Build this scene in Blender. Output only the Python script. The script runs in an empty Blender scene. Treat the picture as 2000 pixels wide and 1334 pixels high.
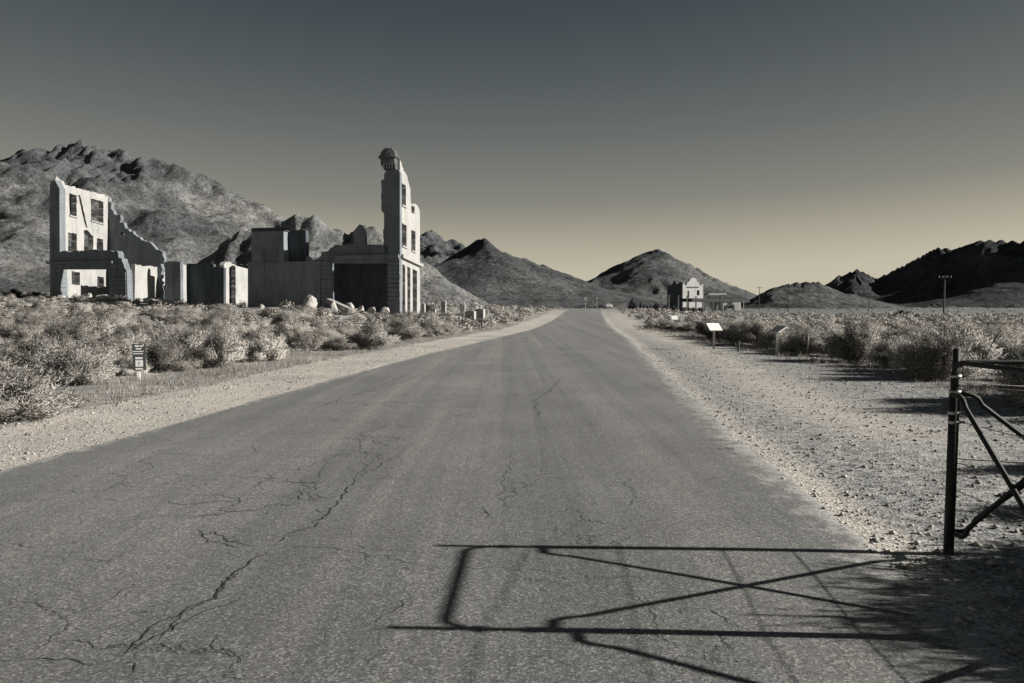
import bpy, bmesh, math, random
import numpy as np
from mathutils import Vector, Matrix
from mathutils.geometry import tessellate_polygon

random.seed(7)
rng = np.random.default_rng(11)
S = bpy.context.scene
C = S.collection

# ------------------------------------------------------------------ camera
CAM_H = 1.6
PITCH = math.atan(69 / 1444.4)
cam_d = bpy.data.cameras.new('camera')
cam_d.sensor_width = 36.0
cam_d.lens = 26.0
cam_d.clip_start = 0.05
cam_d.clip_end = 20000
cam = bpy.data.objects.new('camera', cam_d)
cam.location = (0, 0, CAM_H)
cam.rotation_euler = (math.pi / 2 - PITCH, 0, 0)
C.objects.link(cam)
S.camera = cam
S.render.resolution_x, S.render.resolution_y = 1024, 683

# ------------------------------------------------------------------ sky, sun, exposure
SUN_EL = math.radians(21.5)
SUN_TO = Vector((1.0, -0.036, 0)).normalized()
W = bpy.data.worlds.new('World')
S.world = W
W.use_nodes = True
wn, wl = W.node_tree.nodes, W.node_tree.links
wn.clear()
sky = wn.new('ShaderNodeTexSky')
sky.sky_type = 'NISHITA'
sky.sun_disc = False
sky.sun_elevation = SUN_EL
sky.sun_rotation = math.radians(92.1)
sky.altitude = 0
sky.air_density = 1.0
sky.dust_density = 0.2
sky.ozone_density = 1.0
EXPO = 1.05
bw = wn.new('ShaderNodeRGBToBW')
wl.new(sky.outputs[0], bw.inputs[0])
tc = wn.new('ShaderNodeTexCoord')
sx = wn.new('ShaderNodeSeparateXYZ')
wl.new(tc.outputs['Generated'], sx.inputs[0])
fc = wn.new('ShaderNodeFloatCurve')        # clear-sky brightness against height above the horizon
cv = fc.mapping.curves[0]
for k, (x, y) in enumerate([(0, .62), (.04, .57), (.136, .41), (.254, .262), (.38, .196), (.6, .13), (1, .10)]):
    if k < 2 and k < len(cv.points): cv.points[k].location = (x, y)
    else: cv.points.new(x, y)
fc.mapping.update()
wl.new(sx.outputs['Z'], fc.inputs['Value'])
m1 = wn.new('ShaderNodeMath'); m1.operation = 'MULTIPLY'; m1.inputs[1].default_value = 0.72
wl.new(fc.outputs[0], m1.inputs[0])
m2 = wn.new('ShaderNodeMath'); m2.operation = 'MULTIPLY_ADD'; m2.inputs[1].default_value = 0.028
wl.new(bw.outputs[0], m2.inputs[0]); wl.new(m1.outputs[0], m2.inputs[2])
rp = wn.new('ShaderNodeValToRGB')          # silver-print toning of the sky: slate to cream
def lin(c): return tuple(((v / 255 + .055) / 1.055) ** 2.4 for v in c)
SKY_RAMP = [(.08, (37, 45, 51)), (.196, (63, 70, 77)), (.26, (93, 99, 99)), (.41, (136, 135, 126)), (.47, (162, 157, 141)), (.57, (193, 186, 167)), (.65, (202, 194, 172))]
els = rp.color_ramp.elements
while len(els) < len(SKY_RAMP):
    els.new(0.5)
for e, (p, c) in zip(els, SKY_RAMP):
    e.position = p
    e.color = (*lin(c), 1)
wl.new(m2.outputs[0], rp.inputs[0])
vm = wn.new('ShaderNodeVectorMath'); vm.operation = 'SCALE'; vm.inputs['Scale'].default_value = 10 / 2 ** EXPO
wl.new(rp.outputs[0], vm.inputs[0])
bg = wn.new('ShaderNodeBackground')
bg.inputs['Strength'].default_value = 0.1
wo = wn.new('ShaderNodeOutputWorld')
wl.new(vm.outputs[0], bg.inputs['Color'])
wl.new(bg.outputs[0], wo.inputs['Surface'])

sun_d = bpy.data.lights.new('sun', 'SUN')
sun_d.energy = 4.6
sun_d.angle = math.radians(0.53)
sun_d.color = (1.0, 0.955, 0.865)
sun = bpy.data.objects.new('sun', sun_d)
sdir = Vector((SUN_TO.x * math.cos(SUN_EL), SUN_TO.y * math.cos(SUN_EL), math.sin(SUN_EL)))
sun.rotation_euler = sdir.to_track_quat('Z', 'Y').to_euler()
sun.location = (60, -4, 30)
C.objects.link(sun)

S.view_settings.view_transform = 'Standard'
S.view_settings.look = 'None'
S.view_settings.exposure = EXPO
S.view_settings.gamma = 1.0
S.view_settings.use_curve_mapping = False

# ------------------------------------------------------------------ helpers
F = 1444.4
cP, sP = math.cos(PITCH), math.sin(PITCH)
def ray(px, py):
    a, b = (px - 1000) / F, -(py - 667) / F
    return Vector((a, cP + b * sP, -sP + b * cP))
def at(px, py, Y):
    r = ray(px, py); t = Y / r.y
    return Vector((r.x * t, Y, CAM_H + r.z * t))
def flat(px, py, z=0.0):
    r = ray(px, py); t = (z - CAM_H) / r.z
    return Vector((r.x * t, r.y * t, z))

def hash2(ix, iy, seed):
    h = (ix.astype(np.int64) * 374761393 + iy.astype(np.int64) * 668265263 + seed * 974711) & 0xffffffff
    h = ((h ^ (h >> 13)) * 1274126177) & 0xffffffff
    return ((h ^ (h >> 16)) & 0xffff) / 65535.0
def vnoise(x, y, seed=0):
    x = np.asarray(x, float); y = np.asarray(y, float)
    ix, iy = np.floor(x), np.floor(y)
    fx, fy = x - ix, y - iy
    fx = fx * fx * (3 - 2 * fx); fy = fy * fy * (3 - 2 * fy)
    a = hash2(ix, iy, seed); b = hash2(ix + 1, iy, seed); c = hash2(ix, iy + 1, seed); d = hash2(ix + 1, iy + 1, seed)
    return (a * (1 - fx) + b * fx) * (1 - fy) + (c * (1 - fx) + d * fx) * fy - 0.5
def fbm(x, y, seed=0, octv=5, ridged=False):
    v = 0; a = 1.0
    for o in range(octv):
        n = vnoise(x * 2 ** o + 17.3 * o, y * 2 ** o - 9.1 * o, seed + o)
        v = v + a * ((0.25 - np.abs(n)) if ridged else n)
        a *= 0.5
    return v
def sstep(a, b, x):
    t = np.clip((np.asarray(x, float) - a) / (b - a), 0, 1)
    return t * t * (3 - 2 * t)

ROAD_Y = [-12, -6, 0, 4.9, 7.2, 12.5, 24, 37, 52, 75, 100, 150, 250, 420]
ROAD_L = [-6.9, -6.4, -5.7, -5.22, -5.0, -4.4, -3.0, -0.85, 1.5, 4.1, 6.7, 11.6, 21.0, 37.0]
ROAD_R = [0.8, 1.4, 2.0, 2.48, 2.65, 3.12, 4.45, 5.9, 7.2, 9.6, 12.3, 18.4, 28.0, 46.0]
_yy = np.linspace(-12, 420, 2161)
def _smooth(t):
    v = np.interp(_yy, ROAD_Y, t); k = np.ones(41) / 41
    p = np.pad(v, 20, mode='reflect', reflect_type='odd')
    return np.convolve(p, k, 'valid')
_l, _r = _smooth(ROAD_L), _smooth(ROAD_R)
def xl(y): return np.interp(y, _yy, _l)
def xr(y): return np.interp(y, _yy, _r)
def zroad(y):
    return 1.05 * sstep(45, 150, y) * (1 - sstep(165, 320, y))
def lat_left(x, y): return xl(y) - x
def zbase(x, y):
    x = np.asarray(x, float); y = np.asarray(y, float)
    ll = xl(y) - x
    rr = x - xr(y)
    side = np.maximum(np.maximum(ll, rr), 0)
    z = zroad(y) * np.where(ll > rr, 1 - sstep(40, 140, side), 1 - sstep(3, 24, side))
    rise = sstep(13, 58, y) * (1 - sstep(160, 330, y))
    z = z + rise * np.clip((ll - 2.0) * 0.040, 0, 2.5)
    z = z + 0.75 * np.exp(-((x + 17) / 8) ** 2 - ((y - 61.5) / 5) ** 2) + 0.5 * np.exp(-((x + 40) / 9) ** 2 - ((y - 70) / 5) ** 2)   # rubble mounds
    z = z + 0.10 * fbm(x / 6, y / 6, 3, 3) * sstep(2, 7, side) + 0.5 * fbm(x / 60, y / 60, 5, 2) * sstep(30, 90, side)
    z = z + 0.018 * fbm(x / 0.9, y / 0.9, 9, 3) * sstep(0.2, 1.0, side)
    return z
def zg(x, y): return float(zbase(np.array([x]), np.array([y]))[0])

def link(o, parent=None):
    C.objects.link(o)
    if parent is not None: o.parent = parent
    return o
def props(o, label=None, cat=None, group=None, kind=None):
    if label: o['label'] = label
    if cat: o['category'] = cat
    if group: o['group'] = group
    if kind: o['kind'] = kind
    return o
def thing(name, label, cat, loc=(0, 0, 0), rz=0, group=None):
    o = bpy.data.objects.new(name, None)
    o.empty_display_size = 0.3
    o.location = loc; o.rotation_euler = (0, 0, rz)
    link(o); props(o, label, cat, group)
    return o
def np_mesh(name, V, faces_flat, n_per):
    me = bpy.data.meshes.new(name)
    V = np.asarray(V, np.float32).reshape(-1, 3)
    Fc = np.asarray(faces_flat, np.int32).reshape(-1)
    nf = len(Fc) // n_per
    me.vertices.add(len(V)); me.vertices.foreach_set('co', V.ravel())
    me.loops.add(len(Fc)); me.loops.foreach_set('vertex_index', Fc)
    me.polygons.add(nf); me.polygons.foreach_set('loop_start', np.arange(0, nf * n_per, n_per, dtype=np.int32))
    me.update(calc_edges=True)
    me.validate()
    return me
def obj(name, me, mat, parent=None, smooth=False):
    o = bpy.data.objects.new(name, me)
    if mat is not None and len(me.materials) == 0: me.materials.append(mat)
    if smooth:
        me.polygons.foreach_set('use_smooth', [True] * len(me.polygons))
    return link(o, parent)

class MB:
    """collects shapes of one mesh"""
    def __init__(s): s.v = []; s.f = []
    def add(s, vs, fs):
        n = len(s.v); s.v += [tuple(v) for v in vs]; s.f += [tuple(i + n for i in f) for f in fs]; return s
    def box(s, c, d, rz=0.0, M=None):
        vs = []
        for sx in (-.5, .5):
            for sy in (-.5, .5):
                for sz in (-.5, .5):
                    p = Vector((sx * d[0], sy * d[1], sz * d[2]))
                    if M is not None: p = M @ p
                    if rz: p = Matrix.Rotation(rz, 3, 'Z') @ p
                    vs.append(p + Vector(c))
        return s.add(vs, [(0, 1, 3, 2), (4, 6, 7, 5), (0, 4, 5, 1), (2, 3, 7, 6), (0, 2, 6, 4), (1, 5, 7, 3)])
    def tube(s, pts, r, n=8, r2=None):
        pts = [Vector(p) for p in pts]
        rings = []
        up = Vector((0, 0, 1))
        for i, p in enumerate(pts):
            t = (pts[min(i + 1, len(pts) - 1)] - pts[max(i - 1, 0)]).normalized()
            a = t.cross(up)
            if a.length < 1e-3: a = t.cross(Vector((1, 0, 0)))
            a.normalize(); b = t.cross(a)
            k = i / max(len(pts) - 1, 1)
            rr = r if r2 is None else r * (1 - k) + r2 * k
            rings.append([p + a * (rr * math.cos(2 * math.pi * j / n)) + b * (rr * math.sin(2 * math.pi * j / n)) for j in range(n)])
        vs = [v for rg in rings for v in rg]; fs = []
        for i in range(len(pts) - 1):
            for j in range(n):
                fs.append((i * n + j, i * n + (j + 1) % n, (i + 1) * n + (j + 1) % n, (i + 1) * n + j))
        fs.append(tuple(range(n - 1, -1, -1))); m = (len(pts) - 1) * n
        fs.append(tuple(range(m, m + n)))
        return s.add(vs, fs)
    def build(s, name, mat, parent=None, smooth=False, label=None):
        me = bpy.data.meshes.new(name)
        me.from_pydata(s.v, [], s.f); me.update()
        bm = bmesh.new(); bm.from_mesh(me); bmesh.ops.recalc_face_normals(bm, faces=bm.faces); bm.to_mesh(me); bm.free()
        o = obj(name, me, mat, parent, smooth)
        if label: o['label'] = label
        return o

# ------------------------------------------------------------------ materials
def mat(name, build):
    m = bpy.data.materials.new(name); m.use_nodes = True
    nt = m.node_tree
    b = nt.nodes['Principled BSDF']
    build(nt, nt.nodes, nt.links, b)
    return m
def coords(n, l, scale=(1, 1, 1), rot=(0, 0, 0), kind='Object'):
    tc = n.new('ShaderNodeTexCoord'); mp = n.new('ShaderNodeMapping')
    mp.inputs['Scale'].default_value = scale; mp.inputs['Rotation'].default_value = rot
    l.new(tc.outputs[kind], mp.inputs['Vector'])
    return mp.outputs[0]
def worldpos(n, l, scale=(1, 1, 1), rot=(0, 0, 0)):
    g = n.new('ShaderNodeNewGeometry'); mp = n.new('ShaderNodeMapping')
    mp.inputs['Scale'].default_value = scale; mp.inputs['Rotation'].default_value = rot
    l.new(g.outputs['Position'], mp.inputs['Vector'])
    return mp.outputs[0]
def noise(n, l, vec, scale, detail=6, rough=0.6):
    t = n.new('ShaderNodeTexNoise'); t.inputs['Scale'].default_value = scale
    t.inputs['Detail'].default_value = detail; t.inputs['Roughness'].default_value = rough
    l.new(vec, t.inputs['Vector']); return t.outputs['Fac']
def ramp(n, l, fac, stops):
    r = n.new('ShaderNodeValToRGB'); e = r.color_ramp.elements
    while len(e) < len(stops): e.new(0.5)
    for q, (p, c) in zip(e, stops):
        q.position = p; q.color = (*c, 1) if len(c) == 3 else c
    l.new(fac, r.inputs[0]); return r.outputs[0]
def g(v, warm=0.0):
    """grey of value v; cream highlights and slate shadows of a toned print put into the colour"""
    t = 0.0 if v > 0.6 else (-0.12 + 0.09 * min(v / 0.2, 1)) + 0.075 * max(0, min((v - 0.2) / 0.25, 1))
    w = warm * 0.5 + t
    return (v * (1 + w), v, v * (1 - w * 1.15))
def mix(n, l, a, b, fac, mode='MIX'):
    m = n.new('ShaderNodeMix'); m.data_type = 'RGBA'; m.blend_type = mode
    for s_, v in ((m.inputs[6], a), (m.inputs[7], b)):
        if isinstance(v, tuple): s_.default_value = (*v, 1)
        else: l.new(v, s_)
    if isinstance(fac, (int, float)): m.inputs[0].default_value = fac
    else: l.new(fac, m.inputs[0])
    return m.outputs[2]
def bump(n, l, b, h, strength, dist, prev=None):
    u = n.new('ShaderNodeBump'); u.inputs['Strength'].default_value = strength; u.inputs['Distance'].default_value = dist
    l.new(h, u.inputs['Height'])
    if prev is not None: l.new(prev, u.inputs['Normal'])
    l.new(u.outputs[0], b.inputs['Normal']); return u.outputs[0]

def m_asphalt(nt, n, l, b):
    v = worldpos(n, l)
    road_rot = (0, 0, math.radians(5.75))
    rot = worldpos(n, l, (1.0, 0.016, 1), road_rot)
    streak = noise(n, l, rot, 1.1, 5, 0.7)
    big = noise(n, l, v, 0.45, 5, 0.65)
    grit = n.new('ShaderNodeTexVoronoi'); grit.inputs['Scale'].default_value = 95; l.new(v, grit.inputs['Vector'])
    fine = noise(n, l, v, 60, 3, 0.8)
    c1 = ramp(n, l, streak, [(0.34, g(0.086, .12)), (0.5, g(0.130, .12)), (0.66, g(0.174, .12))])
    c2 = mix(n, l, c1, ramp(n, l, big, [(0.3, g(.68)), (0.7, g(1.2))]), 0.8, 'MULTIPLY')
    sp = n.new('ShaderNodeSeparateColor'); l.new(grit.outputs['Color'], sp.inputs[0])
    c3 = mix(n, l, c2, ramp(n, l, sp.outputs[0], [(0.0, g(.3)), (0.4, g(.8)), (0.8, g(1.2)), (1.0, g(2.4))]), 0.85, 'MULTIPLY')
    # fine linked crack network, worn in only here and there
    warp = n.new('ShaderNodeTexNoise'); warp.inputs['Scale'].default_value = 1.6; warp.inputs['Detail'].default_value = 6; l.new(v, warp.inputs['Vector'])
    wm = n.new('ShaderNodeVectorMath'); wm.operation = 'SCALE'; wm.inputs['Scale'].default_value = 1.1; l.new(warp.outputs['Color'], wm.inputs[0])
    va = n.new('ShaderNodeVectorMath'); va.operation = 'ADD'; l.new(worldpos(n, l, (.62, .95, 1), road_rot), va.inputs[0]); l.new(wm.outputs[0], va.inputs[1])
    ce = n.new('ShaderNodeTexVoronoi'); ce.feature = 'DISTANCE_TO_EDGE'; ce.inputs['Scale'].default_value = 1.0; l.new(va.outputs[0], ce.inputs['Vector'])
    line = ramp(n, l, ce.outputs['Distance'], [(0.003, g(0)), (0.011, (1, 1, 1))])
    gate = ramp(n, l, noise(n, l, worldpos(n, l, (1, .5, 1), road_rot), 0.55, 5, 0.7), [(0.47, (1, 1, 1)), (0.58, (0, 0, 0))])
    lm = mix(n, l, line, (1.0, 1.0, 1.0), gate)
    c3 = mix(n, l, c3, mix(n, l, (.28, .28, .30), (1.0, 1.0, 1.0), lm), 0.9, 'MULTIPLY')
    ea = n.new('ShaderNodeAttribute'); ea.attribute_name = 'edge'
    sc = noise(n, l, v, 4.5, 9, 0.78)
    ad = n.new('ShaderNodeMath'); ad.operation = 'MULTIPLY_ADD'; ad.inputs[1].default_value = 0.5; l.new(ea.outputs['Fac'], ad.inputs[0]); l.new(sc, ad.inputs[2])
    c3 = mix(n, l, c3, mix(n, l, g(.30, .03), ramp(n, l, sp.outputs[2], [(0, g(.35)), (.5, g(.9)), (1, g(1.4))]), .9, 'MULTIPLY'), ramp(n, l, ad.outputs[0], [(0.80, (0, 0, 0)), (0.90, (1, 1, 1))]))
    l.new(c3, b.inputs['Base Color'])
    b.inputs['Roughness'].default_value = 0.75
    b.inputs['Sheen Weight'].default_value = 0.045; b.inputs['Sheen Roughness'].default_value = 0.45
    p = bump(n, l, b, sp.outputs[1], 0.5, 0.005)
    p = bump(n, l, b, fine, 0.5, 0.006, p)
    bump(n, l, b, lm, 0.6, 0.008, p)
def m_ground(nt, n, l, b):
    v = worldpos(n, l)
    at_ = n.new('ShaderNodeAttribute'); at_.attribute_name = 'gravel'
    br = noise(n, l, v, 3.0, 6, 0.7)
    ma = n.new('ShaderNodeMath'); ma.operation = 'ADD'; l.new(at_.outputs['Fac'], ma.inputs[0]); l.new(br, ma.inputs[1])
    fac = ramp(n, l, ma.outputs[0], [(0.85, g(0)), (1.1, g(1))])
    peb = n.new('ShaderNodeTexVoronoi'); peb.inputs['Scale'].default_value = 48; l.new(v, peb.inputs['Vector'])
    peb.inputs['Randomness'].default_value = 1
    sp = n.new('ShaderNodeSeparateColor'); l.new(peb.outputs['Color'], sp.inputs[0])
    peb2 = n.new('ShaderNodeTexVoronoi'); peb2.inputs['Scale'].default_value = 9; l.new(v, peb2.inputs['Vector'])
    big = noise(n, l, v, 0.5, 5, 0.6)
    gr = mix(n, l, ramp(n, l, big, [(0.3, g(.33, .04)), (0.7, g(.50, .06))]), ramp(n, l, sp.outputs[0], [(0, g(.45)), (.5, g(.95)), (1, g(1.35))]), 0.85, 'MULTIPLY')
    di = mix(n, l, ramp(n, l, big, [(0.3, g(.2, .03)), (0.7, g(.36, .06))]), ramp(n, l, sp.outputs[1], [(0, g(.4)), (.5, g(.9)), (1, g(1.3))]), 0.6, 'MULTIPLY')
    ca = n.new('ShaderNodeAttribute'); ca.attribute_name = 'coarse'
    mot = noise(n, l, v, 5.5, 8, 0.75)
    cg = mix(n, l, ramp(n, l, mot, [(0.34, g(.08)), (0.46, g(.20)), (0.6, g(.36))]), ramp(n, l, sp.outputs[0], [(0, g(.4)), (.5, g(.95)), (1, g(1.5))]), 0.9, 'MULTIPLY')
    gr = mix(n, l, gr, cg, ca.outputs['Fac'])
    c = mix(n, l, di, gr, fac)
    fa = n.new('ShaderNodeAttribute'); fa.attribute_name = 'far'
    fv = n.new('ShaderNodeTexVoronoi'); fv.inputs['Scale'].default_value = 0.3; l.new(v, fv.inputs['Vector'])
    far = ramp(n, l, fv.outputs['Distance'], [(0.2, g(.075)), (0.6, g(.17, .02))])
    c = mix(n, l, c, far, fa.outputs['Fac'])
    l.new(c, b.inputs['Base Color'])
    b.inputs['Roughness'].default_value = 0.95; b.inputs['Specular IOR Level'].default_value = 0.15
    p = bump(n, l, b, peb.outputs['Distance'], 0.45, 0.012)
    bump(n, l, b, br, 0.5, 0.03, p)
def hill_mat(name, lo, hi, rock, shrub=0.22, scale=1.0):
    def f(nt, n, l, b):
        v = worldpos(n, l)
        big = noise(n, l, v, 0.012 * scale, 7, 0.62)
        vs = n.new('ShaderNodeTexVoronoi'); vs.inputs['Scale'].default_value = shrub; l.new(v, vs.inputs['Vector'])
        fine = noise(n, l, v, 0.35, 5, 0.7)
        c = ramp(n, l, big, [(0.34, g(lo * .8, .0)), (0.5, g((lo + hi) / 2, .02)), (0.64, g(hi * 1.15, .04))])
        c = mix(n, l, c, ramp(n, l, vs.outputs['Distance'], [(0.12, g(.38)), (0.45, g(1.05))]), 0.75, 'MULTIPLY')
        c = mix(n, l, c, ramp(n, l, fine, [(0.34, g(.5)), (0.66, g(1.45))]), 0.9, 'MULTIPLY')
        c = mix(n, l, c, ramp(n, l, noise(n, l, v, 0.07, 6, 0.72), [(0.36, g(.55)), (0.64, g(1.35))]), 0.8, 'MULTIPLY')
        a = n.new('ShaderNodeAttribute'); a.attribute_name = 'crag'
        rk = ramp(n, l, noise(n, l, v, 0.09, 6, 0.75), [(0.35, g(rock * .35)), (0.6, g(rock))])
        c = mix(n, l, c, rk, a.outputs['Fac'])
        l.new(c, b.inputs['Base Color'])
        b.inputs['Roughness'].default_value = 1.0; b.inputs['Specular IOR Level'].default_value = 0.05
        p = bump(n, l, b, fine, 0.8, 3.0)
        p = bump(n, l, b, noise(n, l, v, 0.12, 7, 0.7), 0.7, 7.0, p)
        bump(n, l, b, vs.outputs['Distance'], 0.35, -1.2, p)
    return mat(name, f)
def wall_mat(name, base, course=0.0, dirt=0.5, warm=0.04):
    def f(nt, n, l, b):
        v = worldpos(n, l)
        big = noise(n, l, v, 0.55, 6, 0.65)
        drip = noise(n, l, worldpos(n, l, (1, 1, .16)), 1.8, 5, 0.65)
        fine = noise(n, l, v, 9, 6, 0.7)
        c = ramp(n, l, big, [(0.3, g(base * .8, warm)), (0.55, g(base, warm)), (0.75, g(base * 1.12, warm))])
        c = mix(n, l, c, ramp(n, l, drip, [(0.34, g(.45)), (0.52, g(1.0))]), dirt, 'MULTIPLY')
        c = mix(n, l, c, ramp(n, l, fine, [(0.3, g(.72)), (0.6, g(1.08))]), 0.7, 'MULTIPLY')
        l.new(c, b.inputs['Base Color'])
        b.inputs['Roughness'].default_value = 0.92; b.inputs['Specular IOR Level'].default_value = 0.2
        p = bump(n, l, b, fine, 0.6, 0.05)
        if course:
            pass
            w = n.new('ShaderNodeTexWave'); w.bands_direction = 'Z'; w.inputs['Scale'].default_value = course
            w.inputs['Distortion'].default_value = 0.8; l.new(v, w.inputs['Vector'])
            jn = ramp(n, l, w.outputs['Fac'], [(0.0, (0, 0, 0)), (0.22, (1, 1, 1))])
            l.new(mix(n, l, c, mix(n, l, (.6, .6, .62), (1.0, 1.0, 1.0), jn), 0.8, 'MULTIPLY'), b.inputs['Base Color'])
            bump(n, l, b, jn, 0.6, 0.05, p)
    return mat(name, f)
def plain(name, col, rough=0.6, metal=0.0, var=0.25, nscale=14.0, bmp=0.15):
    def f(nt, n, l, b):
        v = coords(n, l)
        k = noise(n, l, v, nscale, 5, 0.65)
        c = mix(n, l, tuple(col), ramp(n, l, k, [(0.3, g(1 - var)), (0.7, g(1 + var))]), 1.0, 'MULTIPLY')
        l.new(c, b.inputs['Base Color'])
        b.inputs['Roughness'].default_value = rough; b.inputs['Metallic'].default_value = metal
        bump(n, l, b, k, bmp, 0.01)
    return mat(name, f)
def leaf_mat(name, lo, hi, warm=0.05, trans=0.25):
    def f(nt, n, l, b):
        ge = n.new('ShaderNodeNewGeometry')
        oi = n.new('ShaderNodeObjectInfo')
        big = noise(n, l, worldpos(n, l), 0.6, 3, 0.6)
        c = ramp(n, l, ge.outputs['Random Per Island'], [(0.0, g(lo, warm * .3)), (0.5, g((lo + hi) / 2, warm)), (1.0, g(hi, warm))])
        c = mix(n, l, c, ramp(n, l, oi.outputs['Random'], [(0, g(.62)), (1, g(1.25))]), 1.0, 'MULTIPLY')
        c = mix(n, l, c, ramp(n, l, big, [(0.32, g(.6)), (0.68, g(1.25))]), 0.9, 'MULTIPLY')
        d = n.new('ShaderNodeBsdfDiffuse'); t = n.new('ShaderNodeBsdfTranslucent'); mx = n.new('ShaderNodeMixShader')
        l.new(c, d.inputs[0]); l.new(c, t.inputs[0]); mx.inputs[0].default_value = trans
        l.new(d.outputs[0], mx.inputs[1]); l.new(t.outputs[0], mx.inputs[2])
        l.new(mx.outputs[0], n['Material Output'].inputs[0])
    return mat(name, f)

M = {}
M['asphalt'] = mat('asphalt', m_asphalt)
M['ground'] = mat('desert_ground', m_ground)
M['crack'] = plain('crack_dark', g(0.018), 1.0, var=.5)
M['concrete'] = wall_mat('shaded_concrete', 0.2, 0.0, .5, -.14)  # ruin walls turned from the sun; shade's darker, bluer tone put in the colour
M['lit_pale'] = wall_mat('lit_pale_wall', 0.31, 0.0, 0.3, .02)  # lighter, warmer copy for sunlit walls and pale pieces, sunlight put in the colour
M['block'] = wall_mat('shaded_coursed_block', 0.2, 2.4, .5, -.14)  # coursed copy for shaded walls, darker bluish shade put in the colour
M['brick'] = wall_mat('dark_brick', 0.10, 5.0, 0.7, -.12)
M['depot'] = wall_mat('depot_stucco', 0.27, 0.0, 0.4, .02)
M['tar'] = wall_mat('dark_parapet', 0.06)
M['rock'] = wall_mat('rubble_rock', 0.36, 0, 0.3)
M['darkrock'] = wall_mat('dark_rock', 0.10, 0, 0.4)
M['wood'] = plain('weathered_wood', g(0.30, .05), 0.9, var=.35, nscale=8)
M['polewood'] = plain('pole_wood', g(0.07, .03), 0.9, var=.35)
M['blacksteel'] = plain('black_steel', g(0.010), 0.75, 0.0, var=.4, nscale=40)
M['steel'] = plain('galvanised_steel', g(0.45), 0.35, 0.8, var=.3, nscale=40)
M['white'] = plain('white_paint', g(0.78, .02), 0.5, var=.06)
M['greypaint'] = plain('grey_paint', g(0.5), 0.6, var=.15)
M['board'] = plain('dark_board', g(0.06), 0.6, var=.2)
M['rubber'] = plain('rubber', g(0.02), 0.9)
M['glass'] = plain('dark_glass', g(0.02), 0.08)
M['carwhite'] = plain('car_white', g(0.7), 0.3, var=.04)
M['cardark'] = plain('car_dark', g(0.05), 0.3, var=.1)
M['sage'] = leaf_mat('sage_foliage', 0.31, 0.48, .03, .06)
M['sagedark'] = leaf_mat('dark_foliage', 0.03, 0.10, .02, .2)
M['grass'] = leaf_mat('dry_grass', 0.25, 0.5, .08, .3)
M['stem'] = plain('shrub_stem', g(0.12, .03), 0.95)
M['pebble'] = leaf_mat('pebble', 0.2, 0.55, .04, 0.0)
M['hill_tan'] = hill_mat('hill_tan', 0.095, 0.175, 0.13)
M['hill_grey'] = hill_mat('hill_grey', 0.072, 0.13, 0.085)
M['hill_dark'] = hill_mat('hill_dark', 0.05, 0.09, 0.06)
M['hill_pale'] = hill_mat('hill_pale', 0.10, 0.18, 0.27)

# ------------------------------------------------------------------ ground sheet
def build_ground():
    front = np.radians(np.arange(-46, 46.01, 0.34))
    back = np.radians(np.arange(50, 311, 4.0))
    ang = np.concatenate([front, back])
    rad = np.concatenate([[0.25], 0.5 * 1.0295 ** np.arange(0, 330)])
    A, R = np.meshgrid(ang, rad)
    X, Y = np.sin(A) * R, np.cos(A) * R
    Z = zbase(X, Y)
    inside = (X > xl(Y) + 0.55) & (X < xr(Y) - 0.55) & (Y < 415) & (Y > -11.8)
    Z = np.where(inside, Z - 0.06, Z)
    nr, na = X.shape
    V = np.stack([X, Y, Z], -1).reshape(-1, 3)
    i, j = np.meshgrid(np.arange(nr - 1), np.arange(na), indexing='ij')
    j2 = (j + 1) % na
    q = np.stack([i * na + j, i * na + j2, (i + 1) * na + j2, (i + 1) * na + j], -1).reshape(-1)
    me = np_mesh('ground', V, q, 4)
    ll, rr = xl(Y) - X, X - xr(Y)
    wl_ = 2.1 + 0.5 * fbm(X / 3, Y / 3, 21, 3)
    wr_ = np.clip(10.2 - xr(Y), 3.0, 9) + 0.8 * fbm(X / 3, Y / 3, 22, 3)
    gl = np.where(ll > 0, 1 - sstep(-0.4, 0.4, ll - wl_), np.where(rr > 0, 1 - sstep(-0.6, 0.6, rr - wr_), 1.0))
    a = me.attributes.new('gravel', 'FLOAT', 'POINT'); a.data.foreach_set('value', gl.ravel().astype(np.float32))
    co = sstep(0, .5, rr) * (1 - 0.8 * np.exp(-((rr - 1.9 - 0.5 * fbm(X / 4, Y / 4, 25, 2)) / 0.9) ** 2) * sstep(5, 11, Y)) * (1 - .5 * sstep(25, 60, Y))
    a = me.attributes.new('coarse', 'FLOAT', 'POINT'); a.data.foreach_set('value', co.ravel().astype(np.float32))
    far = sstep(75, 190, np.hypot(X, Y))
    a = me.attributes.new('far', 'FLOAT', 'POINT'); a.data.foreach_set('value', far.ravel().astype(np.float32))
    o = obj('ground', me, M['ground'], smooth=True)
    props(o, 'pale gravel and dirt desert ground on both sides of the road', kind='structure')
build_ground()

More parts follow.
